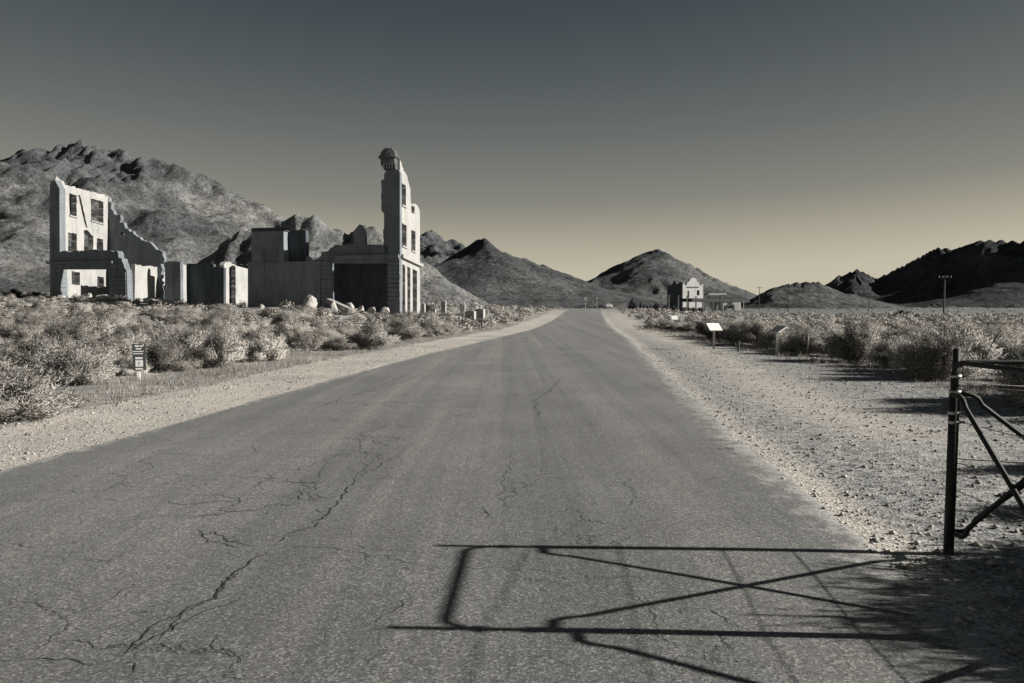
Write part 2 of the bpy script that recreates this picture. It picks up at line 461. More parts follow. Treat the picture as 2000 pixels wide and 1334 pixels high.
def build_road():
    ys = [-11.9]
    while ys[-1] < 405:
        ys.append(ys[-1] + max(0.05, abs(ys[-1]) * 0.012))
    ys = np.array(ys)
    nc = 26
    u = np.concatenate([[0, .008, .02, .04, .07], np.linspace(.12, .88, nc - 10), [.93, .96, .98, .992, 1]])
    el = 0.10 * fbm(ys / 1.6, ys * 0, 31, 3) ; er = 0.16 * fbm(ys / 1.8, ys * 0 + 5, 33, 3) 
    L = xl(ys) + el; R = xr(ys) + er
    X = L[:, None] * (1 - u) + R[:, None] * u
    Y = np.repeat(ys[:, None], nc, 1)
    crown = 0.006 + 0.012 * (1 - (2 * u - 1) ** 2)
    Z = zroad(ys)[:, None] + crown[None, :] + 0.008 * fbm(X / 1.5, Y / 1.5, 35, 2)
    Z[:, 0] -= 0.02; Z[:, -1] -= 0.02
    V = np.stack([X, Y, Z], -1).reshape(-1, 3)
    nr = len(ys)
    i, j = np.meshgrid(np.arange(nr - 1), np.arange(nc - 1), indexing='ij')
    q = np.stack([i * nc + j, i * nc + j + 1, (i + 1) * nc + j + 1, (i + 1) * nc + j], -1).reshape(-1)
    me = np_mesh('road', V, q, 4)
    ed = np.minimum(X - xl(Y) + .05, (xr(Y) - X + .08) * .55)
    a = me.attributes.new('edge', 'FLOAT', 'POINT'); a.data.foreach_set('value', (1 - np.clip(ed / .55, 0, 1)).ravel().astype(np.float32))
    o = obj('road', me, M['asphalt'], smooth=True)
    return props(o, 'cracked old grey asphalt road running straight to the hills', kind='structure')
road = build_road()
def zr(x, y):
    u = (x - float(xl(y))) / float(xr(y) - xl(y))
    return float(zroad(y)) + 0.006 + 0.012 * (1 - (2 * u - 1) ** 2) + 0.008 * float(fbm(np.array([x / 1.5]), np.array([y / 1.5]), 35, 2)[0])

# cracks in the asphalt (flat irregular strips)
def crack(pts, w=0.012, branches=0.25, depth=0):
    P = [flat(a, b) for a, b in pts]
    path = []
    for a, b in zip(P[:-1], P[1:]):
        L = (b - a).length; n = max(2, int(L / 0.035))
        nrm = Vector((-(b - a).y, (b - a).x, 0)).normalized()
        off = 0
        for k in range(n):
            t = k / n
            off = off * 0.78 + random.gauss(0, 0.018)
            path.append(a.lerp(b, t) + nrm * off * min(1, 4 * t, 4 * (1 - t) + .3))
    path.append(P[-1])
    vs, fs = [], []
    N = len(path)
    ph = random.random() * 50
    for i, p in enumerate(path):
        t = (path[min(i + 1, N - 1)] - path[max(i - 1, 0)]).normalized()
        nrm = Vector((-t.y, t.x, 0))
        taper = min(1, i / 5, (N - 1 - i) / 5)
        wn_ = max(0.2, 0.8 + 1.1 * float(vnoise(np.array([i * .09 + ph]), np.array([ph]), 3)[0]) + random.uniform(-.3, .3))
        ww = w * taper * wn_ * 0.33
        for s_ in (-1, 1):
            q = p + nrm * ww * s_
            vs.append((q.x, q.y, zr(q.x, q.y) + 0.003))
        if i: fs.append((2 * i - 2, 2 * i - 1, 2 * i + 1, 2 * i))
    me = bpy.data.meshes.new('pavement_crack'); me.from_pydata(vs, [], fs)
    obj('pavement_crack', me, M['crack'], road)
    if depth < 1:
        for i in range(8, N - 8):
            if random.random() < branches * 0.02:
                p = path[i]; d = random.uniform(0, 6.28)
                q1 = p + Vector((math.cos(d), math.sin(d), 0)) * random.uniform(.15, .5)
                q2 = q1 + Vector((math.cos(d + .5), math.sin(d + .5), 0)) * random.uniform(.1, .4)
                def back(q):
                    x, y, z = q.x, q.y, -CAM_H
                    yc = y * sP + z * cP; zc = y * cP - z * sP
                    return (1000 + F * x / zc, 667 - F * yc / zc)
                crack([back(p), back(q1), back(q2)], w * .5, 0, 1)
CR = [
    ([(238, 1295), (262, 1262), (330, 1215), (385, 1187), (455, 1130), (500, 1095), (532, 1075)], .034, 1.6),
    ([(300, 1268), (352, 1215), (420, 1170), (470, 1120)], .02, 1.0),
    ([(532, 1075), (590, 1040), (640, 1010), (668, 975), (690, 940), (712, 905)], .03, 1.6),
    ([(560, 1058), (620, 1030), (652, 1000)], .018, .6),
    ([(238, 1295), (262, 1320), (250, 1333)], .026, .6),
    ([(0, 1298), (100, 1294), (238, 1296)], .02, .4),
    ([(255, 1265), (285, 1275), (292, 1300)], .016, .2),
    ([(530, 1077), (460, 1075), (390, 1062)], .024, .4),
    ([(532, 1075), (660, 1078), (760, 1098), (875, 1115), (1000, 1118), (1130, 1124), (1240, 1130), (1268, 1145), (1275, 1175)], .014, .4),
    ([(0, 1066), (40, 1068), (88, 1074)], .016, .1), ([(70, 1090), (160, 1098), (245, 1105)], .012, .1),
    ([(0, 978), (120, 980), (230, 982), (330, 970), (440, 972), (530, 968), (600, 980), (700, 965)], .013, .4),
    ([(330, 924), (365, 931), (398, 934), (460, 932), (560, 938)], .018, .3),
    ([(398, 934), (360, 955), (322, 970)], .012, .2),
    ([(290, 887), (400, 892), (490, 896)], .01, .1),
    ([(492, 872), (520, 888), (560, 893), (640, 895), (720, 888), (820, 884)], .013, .3),
    ([(640, 895), (630, 920), (612, 945)], .014, .3),
    ([(40, 1048), (160, 1033), (240, 1022), (330, 1012), (460, 1016)], .011, .3),
    ([(160, 1030), (172, 1000)], .012, .1), ([(440, 985), (460, 1000)], .01, .1),
    ([(0, 1182), (80, 1190), (175, 1195), (195, 1213)], .014, .2),
    ([(380, 855), (470, 862), (560, 868)], .01, .1), ([(540, 845), (640, 850), (760, 846)], .01, .1),
    ([(620, 800), (720, 808), (800, 812)], .011, .1), ([(820, 820), (890, 822)], .014, .1),
    ([(940, 990), (948, 1020)], .018, .2), ([(1228, 935), (1235, 985), (1230, 1000)], .018, .3),
    ([(810, 1165), (775, 1195), (740, 1260), (720, 1330)], .018, .4),
    ([(1262, 1160), (1268, 1195), (1285, 1225), (1280, 1262)], .018, .3),
    ([(1060, 880), (1058, 930), (1010, 980)], .009, .1), ([(880, 745), (960, 750), (1010, 746)], .01, .1),
    ([(700, 860), (720, 905)], .013, .2), ([(690, 940), (740, 915), (790, 880), (840, 850)], .016, .6),
    ([(60, 1240), (120, 1215), (210, 1180), (330, 1130)], .01, .2), ([(980, 1010), (985, 960), (1000, 905)], .012, .3),
    ([(1000, 1290), (1100, 1300), (1180, 1318)], .008, .1),
]
for p_, w_, b_ in CR: crack(p_, w_ * .58, b_)
def unflat(x, y):
    yc = y * sP - CAM_H * cP; zc = y * cP + CAM_H * sP
    return (1000 + F * x / zc, 667 - F * yc / zc)
rc = random.Random(5)
for k in range(26):                        # alligator cracking beside the main crack
    y0_ = rc.uniform(3.3, 9.0); x0_ = -2.1 + (y0_ - 4.9) * 0.12 + rc.gauss(0, .28)
    pts_ = [(x0_, y0_)]; d_ = rc.uniform(0, 6.28)
    for q_ in range(rc.randint(2, 4)):
        d_ += rc.gauss(0, .6); pts_.append((pts_[-1][0] + math.cos(d_) * rc.uniform(.1, .3), pts_[-1][1] + math.sin(d_) * rc.uniform(.15, .5)))
    crack([unflat(*p) for p in pts_], rc.uniform(.008, .014), 0, 1)
for k in range(20):                        # cracks running across and along the farther road
    y0_ = rc.uniform(9, 42); lo_, hi_ = float(xl(y0_)), float(xr(y0_)); x0_ = rc.uniform(lo_ + .5, hi_ - 2)
    if k % 3: pts_ = [(x0_ + t * rc.uniform(.5, .9), y0_ + rc.gauss(0, .25)) for t in range(rc.randint(2, 5)) if x0_ + t < hi_ - .4]
    else: pts_ = [(x0_ + .1 * t * 2 + rc.gauss(0, .12), y0_ + t * 2.0) for t in range(4)]
    if len(pts_) > 1: crack([unflat(*p) for p in pts_], .010 + y0_ * .0008, .1, 1)

# ------------------------------------------------------------------ hills
def hill(name, crest, k, material, label, foot=1.6, amp=0.10, nscale=60, crag=0.25, seed=1, res=(230, 170), craglow=0.75, gully=1.0, margin=0.95, rough=1.6, gullies=0.11):
    P = [at(a, b, d) for a, b, d in crest]
    pts = []
    for a, b in zip(P[:-1], P[1:]):
        n = max(2, int((b - a).length / 18))
        for i in range(n): pts.append(a.lerp(b, i / n))
    pts.append(P[-1])
    CP = np.array([(p.x, p.y, max(p.z, 1.0)) for p in pts])
    zmax = CP[:, 2].max()
    ext = zmax / k * margin * foot
    x0, x1 = CP[:, 0].min() - ext, CP[:, 0].max() + ext
    y0, y1 = max(CP[:, 1].min() - ext, 180), CP[:, 1].max() + ext * 0.35
    X, Y = np.meshgrid(np.linspace(x0, x1, res[0]), np.linspace(y0, y1, res[1]))
    wx = X + nscale * 0.35 * fbm(X / nscale, Y / nscale, seed + 40, 3)
    wy = Y + nscale * 0.35 * fbm(X / nscale, Y / nscale, seed + 50, 3)
    H = np.full(X.shape, -1e9); U = np.zeros(X.shape); RR = np.zeros(X.shape); sl = 0.0; prev = None
    for cx, cy, cz in CP:
        r = np.hypot(wx - cx, wy - cy)
        Lc = cz / k * foot
        hc = cz - k * Lc * (1 - np.exp(-r / Lc)) - 0.15 * np.maximum(r - 1.2 * Lc, 0) * k
        if prev is not None: sl += math.hypot(cx - prev[0], cy - prev[1])
        prev = (cx, cy)
        up_ = hc > H
        H = np.where(up_, hc, H)
        U = np.where(up_, sl + 0.45 * zmax / k * np.arctan2(wx - cx, cy - wy), U); RR = np.where(up_, r, RR)
    rel = np.clip(H / zmax, 0, 1)
    mid = np.clip(4 * rel * (1 - rel), 0, 1) * sstep(0, zmax * .25, RR)
    U = U + nscale * .5 * fbm(X / (nscale * .8), Y / (nscale * .8), seed + 80, 3)
    gl = fbm(U / (nscale * .55), RR / (nscale * 2.2), seed + 81, 5, True)
    H = H + zmax * gullies * mid * (gl - 0.25)
    H = H + zmax * amp * gully * fbm(X / nscale, Y / nscale, seed, 5, True) * np.sqrt(rel) * (1.15 - rel)
    H = H + zmax * amp * 0.5 * fbm(X / (nscale * .4), Y / (nscale * .4), seed + 9, 4) * np.sqrt(rel)
    cm = sstep(craglow - 0.12, craglow + 0.15, rel + 0.35 * fbm(X / nscale, Y / nscale, seed + 60, 4))
    H = H + zmax * amp * crag * cm * (fbm(wx / 34, wy / 34, seed + 70, 6, True) * 2.4 - 0.6 + 1.2 * fbm(X / 12, wy / 12, seed + 71, 3) - 0.5 * np.abs(vnoise(X / 5, Y / 5, seed + 72)))
    H = H + rough * (0.3 - 2 * np.abs(vnoise(X / 14, Y / 14, seed + 75)) + vnoise(X / 6, Y / 6, seed + 76)) * np.sqrt(rel)
    H = np.where(H < -2, -2, H) - 0.5
    nr, nc = X.shape
    V = np.stack([X, Y, H], -1).reshape(-1, 3)
    i, j = np.meshgrid(np.arange(nr - 1), np.arange(nc - 1), indexing='ij')
    q = np.stack([i * nc + j, i * nc + j + 1, (i + 1) * nc + j + 1, (i + 1) * nc + j], -1).reshape(-1, 4)
    keep = (H.reshape(-1)[q].max(1) > -2.4)
    me = np_mesh(name, V, q[keep].ravel(), 4)
    a = me.attributes.new('crag', 'FLOAT', 'POINT'); a.data.foreach_set('value', cm.ravel().astype(np.float32))
    o = obj(name, me, material, smooth=True)
    return props(o, label, kind='structure')
hill('mountain', [(-260, 330, 900), (-120, 310, 900), (0, 298, 900), (60, 293, 905), (110, 290, 910), (150, 281, 900), (180, 277, 890), (215, 285, 890), (245, 282, 890), (275, 291, 885),
     (320, 326, 870), (380, 366, 850), (425, 396, 840), (470, 430, 830), (510, 462, 820), (550, 500, 800)], 0.62, M['hill_tan'],
     'big craggy mountain behind the left ruin', amp=.16, nscale=110, crag=.24, seed=3, res=(460, 300), craglow=.72, gully=2.2, gullies=.17, rough=2.4)
hill('rocky_hill', [(440, 470, 560), (480, 450, 560), (500, 428, 560), (545, 420, 560), (566, 411, 560), (585, 424, 560), (603, 416, 560), (625, 421, 560), (645, 434, 560), (675, 455, 560), (698, 445, 560), (716, 430, 560), (730, 436, 560), (738, 450, 560)],
     1.0, M['hill_pale'], 'pale rocky hill rising behind the middle of the bank ruin', amp=.12, nscale=40, crag=.8, seed=13, craglow=.62, foot=2.2)
hill('crag_hill', [(800, 478, 950), (828, 463, 950), (846, 452, 950), (858, 455, 950), (870, 468, 950), (888, 456, 950), (902, 470, 950), (940, 500, 950)],
     0.62, M['hill_tan'], 'small twin crag peaks just right of the bank tower', amp=.12, nscale=45, crag=.55, seed=23, craglow=.6)
hill('cone_hill', [(830, 528, 780), (870, 503, 780), (905, 484, 780), (930, 468, 780), (950, 464, 780), (970, 474, 780), (1010, 492, 790), (1060, 515, 800), (1110, 540, 820), (1160, 563, 840), (1215, 586, 860)],
     0.55, M['hill_grey'], 'smooth broad hill left of the road end', amp=.07, nscale=70, crag=.5, seed=33, craglow=.92, gullies=.07, rough=1.1)
hill('pyramid_hill', [(1165, 551, 1150), (1200, 531, 1150), (1230, 510, 1150), (1250, 492, 1150), (1268, 483, 1150), (1280, 492, 1150), (1300, 502, 1140), (1340, 521, 1120), (1380, 542, 1100), (1420, 559, 1080), (1470, 577, 1060)],
     0.66, M['hill_grey'], 'pointed hill with a dark shaded left flank behind the depot', amp=.06, nscale=80, crag=.6, seed=43, craglow=.85, gullies=.07, rough=1.1)
hill('low_hill', [(1485, 588, 560), (1520, 568, 560), (1560, 552, 560), (1592, 546, 560), (1615, 549, 560), (1650, 562, 560), (1700, 580, 560), (1750, 596, 560)],
     0.5, M['hill_grey'], 'low grey rounded hill right of the depot', amp=.06, nscale=50, crag=.2, seed=53, craglow=1.0)
hill('small_peak', [(1625, 556, 1300), (1645, 536, 1300), (1670, 524, 1300), (1690, 533, 1300), (1715, 545, 1300)],
     0.9, M['hill_dark'], 'small dark peak between the low hill and the big dark mountain', amp=.06, nscale=60, crag=.15, seed=63, rough=.8)
hill('dark_mountain', [(1700, 556, 1500), (1730, 543, 1480), (1765, 526, 1440), (1800, 512, 1380), (1830, 497, 1320), (1848, 489, 1300), (1870, 481, 1290), (1910, 481, 1280), (1935, 466, 1250), (1970, 463, 1230), (2010, 464, 1200), (2080, 450, 1150), (2200, 440, 1100)],
     0.85, M['hill_dark'], 'large dark shaded mountain at the right edge', amp=.07, nscale=130, crag=.06, seed=73, foot=1.1, rough=.9)
hill('foothill', [(1780, 606, 620), (1815, 595, 620), (1840, 591, 620), (1880, 598, 620)], 0.4, M['hill_grey'], 'low pale foothill below the dark mountain, beside the tall utility pole', amp=.06, nscale=40, seed=83, crag=.1, craglow=1.1)
hill('foothill', [(1890, 606, 600), (1930, 597, 600), (1975, 592, 600), (2060, 588, 600)], 0.4, M['hill_grey'], 'low pale foothill at the far right edge below the dark mountain', amp=.06, nscale=40, seed=93, crag=.1, craglow=1.1)

# ------------------------------------------------------------------ ruin walls
class Plane:
    """vertical wall plane through pixel column px at depth d, running along direction (dx, dy)"""
    def __init__(s, px, d, dx, dy):
        r = ray(px, 598); s.o = Vector((r.x / r.y * d, d)); s.t = Vector((dx, dy)).normalized()
        s.n = Vector((-s.t.y, s.t.x))
        if s.n.dot(-s.o) > 0: s.n = -s.n              # points away from the camera
    def hit(s, px, py):
        r = ray(px, py); q = Vector((r.x, r.y))
        k = s.o.dot(s.n) / q.dot(s.n); p = q * k
        return ((p - s.o).dot(s.t), CAM_H + r.z * k)
    def at_s(s, a, z, off=0.0):
        p = s.o + s.t * a + s.n * off
        return Vector((p.x, p.y, z))
def jagged(poly, jag):
    out = []
    for i, p in enumerate(poly):
        q = poly[(i + 1) % len(poly)]
        a, b = Vector(p[:2]), Vector(q[:2])
        out.append((a.x, a.y))
        if len(p) > 2 and p[2]:
            L = (b - a).length; n = max(1, int(L / 0.28))
            nrm = Vector((-(b - a).y, (b - a).x)).normalized()
            for k in range(1, n):
                t = (k + random.uniform(-.3, .3)) / n
                w = a.lerp(b, t) + nrm * random.gauss(0, jag)
                out.append((w.x, w.y))
    return out
def wall(name, pl, outline, thick, material, parent, holes=(), jag=0.09, label=None, base=None, off=0.0):
    """outline: (px, py[, broken]) on the plane; extruded away from the camera"""
    def conv(L):
        r = []
        for e in L:
            s_, z = pl.hit(e[0], e[1])
            r.append((s_, z, e[2] if len(e) > 2 else 0))
        return r
    o2 = jagged(conv(outline), jag)
    h2 = [jagged([(a, b, 1) for a, b, c in conv(h)], 0.03) for h in holes]
    loops = [o2] + h2
    tess = tessellate_polygon([[Vector((a, b, 0)) for a, b in L] for L in loops])
    allp = [p for L in loops for p in L]
    n = len(allp)
    vs = [pl.at_s(a, b, off) for a, b in allp] + [pl.at_s(a, b, off + thick) for a, b in allp]
    fs = [tuple(t) for t in tess] + [tuple(i + n for i in reversed(t)) for t in tess]
    k = 0
    for L in loops:
        m = len(L)
        for i in range(m):
            a, b = k + i, k + (i + 1) % m
            fs.append((a, b, b + n, a + n))
        k += m
    me = bpy.data.meshes.new(name); me.from_pydata(vs, [], fs); me.update()
    bm = bmesh.new(); bm.from_mesh(me); bmesh.ops.recalc_face_normals(bm, faces=bm.faces); bm.to_mesh(me); bm.free()
    o = obj(name, me, material, parent)
    if label: o['label'] = label
    return o
def ledge(name, pl, a, b, h, proud, material, parent, depth=0.25):
    (s0, z0), (s1, z1) = pl.hit(*a), pl.hit(*b)
    vs = []
    for off in (-proud, depth):
        vs += [pl.at_s(s0, z0 - h / 2, off), pl.at_s(s1, z1 - h / 2, off), pl.at_s(s1, z1 + h / 2, off), pl.at_s(s0, z0 + h / 2, off)]
    return MB().add(vs, [(0, 1, 2, 3), (7, 6, 5, 4), (0, 4, 5, 1), (1, 5, 6, 2), (2, 6, 7, 3), (3, 7, 4, 0)]).build(name, material, parent)
def courses(pl, x0, x1, ytop, ybot, n, thick, material, parent, gap=0.05, proud=0.0, depth_core=0.06):
    """a pier of stacked stone courses with recessed joints: a core and one block per course"""
    s0, zt = pl.hit(x0, ytop); s1, _ = pl.hit(x1, ytop); _, zb = pl.hit(x0, ybot)
    core = MB(); 
    def bx(a0, a1, b0, b1, o0, o1):
        vs = [pl.at_s(a, b, o) for o in (o0, o1) for a, b in ((a0, b0), (a1, b0), (a1, b1), (a0, b1))]
        return vs, [(0, 1, 2, 3), (7, 6, 5, 4), (0, 4, 5, 1), (1, 5, 6, 2), (2, 6, 7, 3), (3, 7, 4, 0)]
    sg = 1 if s1 > s0 else -1
    core.add(*bx(s0 + sg * depth_core, s1 - sg * depth_core, zb, zt, depth_core, thick - .03))
    c = core.build('pier_core', material, parent)
    h = (zt - zb) / n
    for i in range(n):
        MB().add(*bx(s0 + random.uniform(-.02, .02), s1 + random.uniform(-.02, .02), zb + i * h + gap / 2, zb + (i + 1) * h - gap / 2, -proud + random.uniform(-.015, .015), thick)).build('stone_course', material, c)
    return c

TILT = (-1.0, 0.16)

# ---- ruin A: tall three-storey shell at the left
rA = thing('ruined_building', 'tall broken three-storey concrete shell with open windows at far left', 'ruin', at(175, 578, 74))
def wpar(o, root):     # keep world coordinates for parts under an Empty that is not at the origin
    return o
rA.location = (0, 0, 0)
PF = Plane(98, 72, *TILT)
PS = Plane(110, 72.3, 0.03, 1)
PB = Plane(214, 81.6, *TILT)
wall('side_wall', PS, [(108, 600), (108, 352), (111, 344), (116, 350, 1), (128, 362, 1), (160, 369, 1), (200, 379, 1), (213, 386), (216, 600)], 0.55, M['lit_pale'], rA, holes=[
    [(135, 377), (150, 382), (150, 424), (136, 420)], [(177, 388), (202, 394), (202, 437), (178, 430)],
    [(152.5, 380.5), (156, 381), (171, 444), (168.5, 446), (164, 432)], [(164, 450), (170, 449), (178, 458), (182.5, 462), (182, 491.5), (164, 491.5)],  # slanted slash and ragged gap below it, cut through between the windows
    [(133, 454), (150, 456), (150, 492), (133, 492)], [(189, 465), (202, 468), (202, 492), (189, 492)],
    [(140, 530), (156, 532), (156, 557), (140, 556)], [(190, 540), (203, 541), (203, 563), (190, 562)]], label='bright sunlit inner face of the side wall with window openings and two dark gaps')
for q0, q1 in (((135, 421), (151, 425)), ((177, 431), (203, 438.5))): ledge('window_sill', PS, q0, q1, .14, .12, M['lit_pale'], rA, depth=.2)
wall('back_wall', PB, [(212, 600), (212, 386, 1), (221, 412, 1), (250, 447, 1), (285, 472, 1), (306, 488, 1), (318, 492, 1), (321, 505, 1), (315, 520, 1), (316, 600)], 0.5, M['block'], rA, holes=[[(236, 453), (246, 454), (246, 460), (236, 460)]], jag=.12)
courses(PF, 98, 117, 515, 600, 9, 0.9, M['block'], rA)
wall('upper_pier', PF, [(97, 514), (97, 362), (101, 357, 1), (107, 351, 1), (112, 361, 1), (116, 368), (117, 514)], 0.75, M['block'], rA)
wall('spandrel', PF, [(117.3, 526), (117.3, 492, 1), (170, 489, 1), (213, 489, 1), (222, 492), (228, 512), (230, 526)], 0.5, M['block'], rA, jag=.05)
ledge('cornice', PF, (94, 513.5), (222, 512), 0.22, 0.28, M['block'], rA)
wall('broken_pier', PF, [(213, 600), (213, 526.4), (230, 526.4), (228, 512), (222, 492, 1), (228, 490, 1), (238, 505, 1), (242, 516, 1), (243, 522, 1), (248, 536), (250, 600)], 0.8, M['block'], rA, off=-0.02, jag=.1)
courses(PF, 216, 246, 532, 600, 8, 0.5, M['block'], rA, proud=0.1)

# ---- ruin B: low broken walls in the middle
rB = thing('ruined_walls', 'low broken masonry walls with a doorway between tall shell and bank tower', 'ruin')
PW = Plane(263, 75.8, 0.02, 1)
wall('cross_wall', PW, [(263, 600), (264, 515, 1), (285, 520, 1), (333, 524), (334, 600)], 0.4, M['lit_pale'], rB, label='bright sunlit upper part of a low cross wall')
PM = Plane(334, 78.5, *TILT)
wall('front_wall', PM, [(322, 600), (322, 511, 1), (352, 511), (353, 600)], 0.5, M['block'], rB)
P2 = Plane(353.5, 78.5, 0.02, 1)
wall('cross_wall', P2, [(353.3, 600), (353.3, 515), (364, 518), (364.5, 600)], 0.45, M['lit_pale'], rB)
P3 = Plane(365, 80.5, *TILT)
wall('brick_wall', P3, [(365, 600), (365, 516, 1), (400, 514, 1), (417, 516), (417, 521, 1), (437, 523), (437, 600)], 0.45, M['brick'], rB, jag=.05)
P4 = Plane(437, 81, 0.02, 1)
wall('doorway_wall', P4, [(437.3, 600), (437.3, 518, 1), (440, 512, 1), (447, 511, 1), (461, 519), (484, 525), (485, 600)], 0.5, M['lit_pale'], rB, holes=[[(448, 596), (447.5, 522), (453, 518), (460, 521), (461, 597)]], jag=.05, label='sunlit wall with a narrow dark doorway')
P5 = Plane(430, 92, *TILT)
wall('rear_wall', P5, [(425, 600), (425, 520, 1), (490, 517), (490, 600)], 0.4, M['brick'], rB)

# ---- ruin C: the bank block with the corner tower
rC = thing('bank_ruin', 'ruined concrete bank with a tall jagged corner tower beside the road', 'ruin')
PR = Plane(781, 64, *TILT)
PRb = Plane(781, 65.0, *TILT)
SD = Plane(781.6, 64.15, 0.02, 1)
wall('lower_wall', PR, [(484, 616), (484, 512, 1), (560, 511), (598, 510), (625, 509), (625, 616)], 0.5, M['concrete'], rC, jag=.04)
wall('upper_wall', PR, [(491, 511.5), (491, 451, 1), (553, 449), (555, 510.5)], 1.3, M['concrete'], rC, jag=.03)
ledge('parapet', PR, (492, 449), (555, 447.6), 0.3, 0.12, M['tar'], rC, depth=1.2)
wall('upper_wall', PRb, [(555.5, 511), (556, 452, 1), (593, 449, 1), (597, 450), (598, 511)], 0.6, M['brick'], rC, jag=.05)
wall('low_wall', PR, [(598.3, 509.8), (599, 500, 1), (606, 506, 1), (618, 506, 1), (627, 500), (628, 491, 1), (640, 490, 1), (655, 478, 1), (690, 477, 1), (690, 452), (702, 438), (712, 452), (713, 477), (745, 478, 1), (756.7, 480), (756.7, 514), (645.3, 514), (645.3, 508.6), (625, 508.6)], 0.55, M['block'], rC, jag=.04)
ledge('cornice', PR, (657, 503), (780, 500.5), 0.28, 0.3, M['concrete'], rC, depth=0.2)
courses(PR, 625.4, 645, 509.2, 618, 12, 0.8, M['block'], rC)
courses(PR, 757, 780.6, 502, 622, 14, 0.62, M['block'], rC, proud=0.06)
wall('tower_front', PR, [(757, 501), (756, 496), (749, 482, 1), (748, 450, 1), (750, 446), (750, 417, 1), (745, 412), (744.5, 400, 1), (744.5, 352), (750, 350, 1), (750.5, 338), (753, 337), (753, 331), (777, 331), (781, 336), (781, 501)], 0.55, M['block'], rC, jag=.035)
wall('tower_side', SD, [(781.2, 630), (781.2, 312), (784, 318, 1), (788, 333, 1), (795, 342, 1), (799, 360, 1), (801.5, 368), (802.5, 398), (806, 398), (811, 399, 1), (816, 402), (820, 412), (820.5, 640)], 0.5, M['lit_pale'], rC, holes=[
    [(784.5, 357), (793, 363), (793, 404), (784.5, 399)], [(785, 435), (794, 441), (794, 483), (785, 479)], [(803.3, 448), (811.5, 453), (811.5, 492), (803.3, 488)],
    [(803.5, 401), (809.5, 403), (809.5, 418), (803.5, 415)],
    [(785.8, 516), (791.5, 518.5), (791.5, 626), (785.8, 624)], [(795.5, 520.5), (801.5, 523), (801.5, 629), (795.5, 627)], [(806, 525.5), (814.5, 529), (814.5, 633), (806, 631)]],
    jag=.06, label='sunlit road-side wall of the tower with windows and tall columns below')
for q0, q1 in (((784.3, 400.5), (793.3, 405.5)), ((784.8, 480.5), (794.3, 484.5)), ((803, 489.5), (811.8, 493.5))): ledge('window_sill', SD, q0, q1, .14, .12, M['lit_pale'], rC, depth=.2)
ledge('cornice', SD, (781.4, 500), (821.5, 519), 0.28, 0.3, M['lit_pale'], rC, depth=0.2)
PI = Plane(650, 71.5, *TILT)
wall('inner_wall', PI, [(618, 622), (618, 506), (779, 502), (779, 622)], 0.4, M['brick'], rC)
# tower cap: bracketed stone cap left standing on the pier
cap = thing('x', 'x', 'x'); bpy.data.objects.remove(cap)
def tower_cap():
    c0 = at(760, 330, 64.3)
    u = 64.3 / F
    mb = MB()
    def ring(cx, w, d, z0, z1, n=14, sq=0.75, jit=.04):
        vs = []
        for z in (z0, z1):
            for i in range(n):
                a = 2 * math.pi * i / n
                ca, sa = math.cos(a), math.sin(a)
                k = 1 / max(abs(ca), abs(sa)) ** sq
                vs.append((c0.x + cx * u + w * u / 2 * ca * k * random.uniform(1 - jit, 1 + jit), c0.y + 0.3 + d / 2 * sa * k * random.uniform(1 - jit, 1 + jit), z + random.uniform(-.04, .04)))
        fs = [(i, (i + 1) % n, n + (i + 1) % n, n + i) for i in range(n)] + [tuple(range(n - 1, -1, -1)), tuple(range(n, 2 * n))]
        mb.add(vs, fs)
    def zpx(py): return at(760, py, 64.3).z
    ring(2, 25, 1.1, zpx(331), zpx(321))
    ring(-.5, 31, 1.4, zpx(322), zpx(308), sq=.9, jit=.02)
    ring(-1, 38, 1.7, zpx(308.5), zpx(305.5), sq=.9, jit=.02)
    ring(0, 33, 1.45, zpx(305.8), zpx(298), jit=.03)
    ring(0, 27, 1.2, zpx(299), zpx(293), jit=.04)
    ring(0, 18, .8, zpx(293.5), zpx(289.5), jit=.06)
    o = mb.build('tower_cap', M['darkrock'], rC, label='dark weathered bracketed cap on the tower')
    for i in range(5):
        x = c0.x + (-9 + i * 5.5) * u
        MB().box((x, c0.y - .32, zpx(326)), (.12, .25, .42)).build('bracket', M['concrete'], o)
tower_cap()

# slanted fallen beam and rubble in front of the bank
def boulder_mesh(seed, n=2):
    bm = bmesh.new(); bmesh.ops.create_icosphere(bm, subdivisions=n, radius=0.5)
    r = random.Random(seed)
    pl = [(Vector((r.gauss(0, 1), r.gauss(0, 1), r.gauss(0, 1))).normalized(), r.uniform(.27, .42)) for _ in range(11)]
    for v in bm.verts:
        for nn, d in pl:
            e = v.co.dot(nn) - d
            if e > 0: v.co -= nn * e
        v.co *= 1 + r.uniform(-.04, .04)
    me = bpy.data.meshes.new('boulder'); bm.to_mesh(me); bm.free()
    me.materials.append(M['rock']); return me
BM = [boulder_mesh(i) for i in range(6)]
def boulder(px, py, d, w, h, label, group=None, m=None, name='boulder', cat='boulder'):
    p = at(px, py, d); s_ = d / F
    o = bpy.data.objects.new(name, random.choice(BM)); link(o)
    p.z = zg(p.x, p.y) + h * s_ * .28
    o.location = p; o.scale = (w * s_ * 1.15, w * s_ * random.uniform(.8, 1.1), h * s_ * 1.25); o.rotation_euler = (random.uniform(-.2, .2), random.uniform(-.2, .2), random.uniform(0, 6))
    return props(o, label, cat, group)
boulder(604, 600, 61, 34, 30, 'large rounded pale boulder below the dark wall of the bank')
boulder(652, 603, 58, 16, 34, 'upright pale block propping the slanted fallen beam')
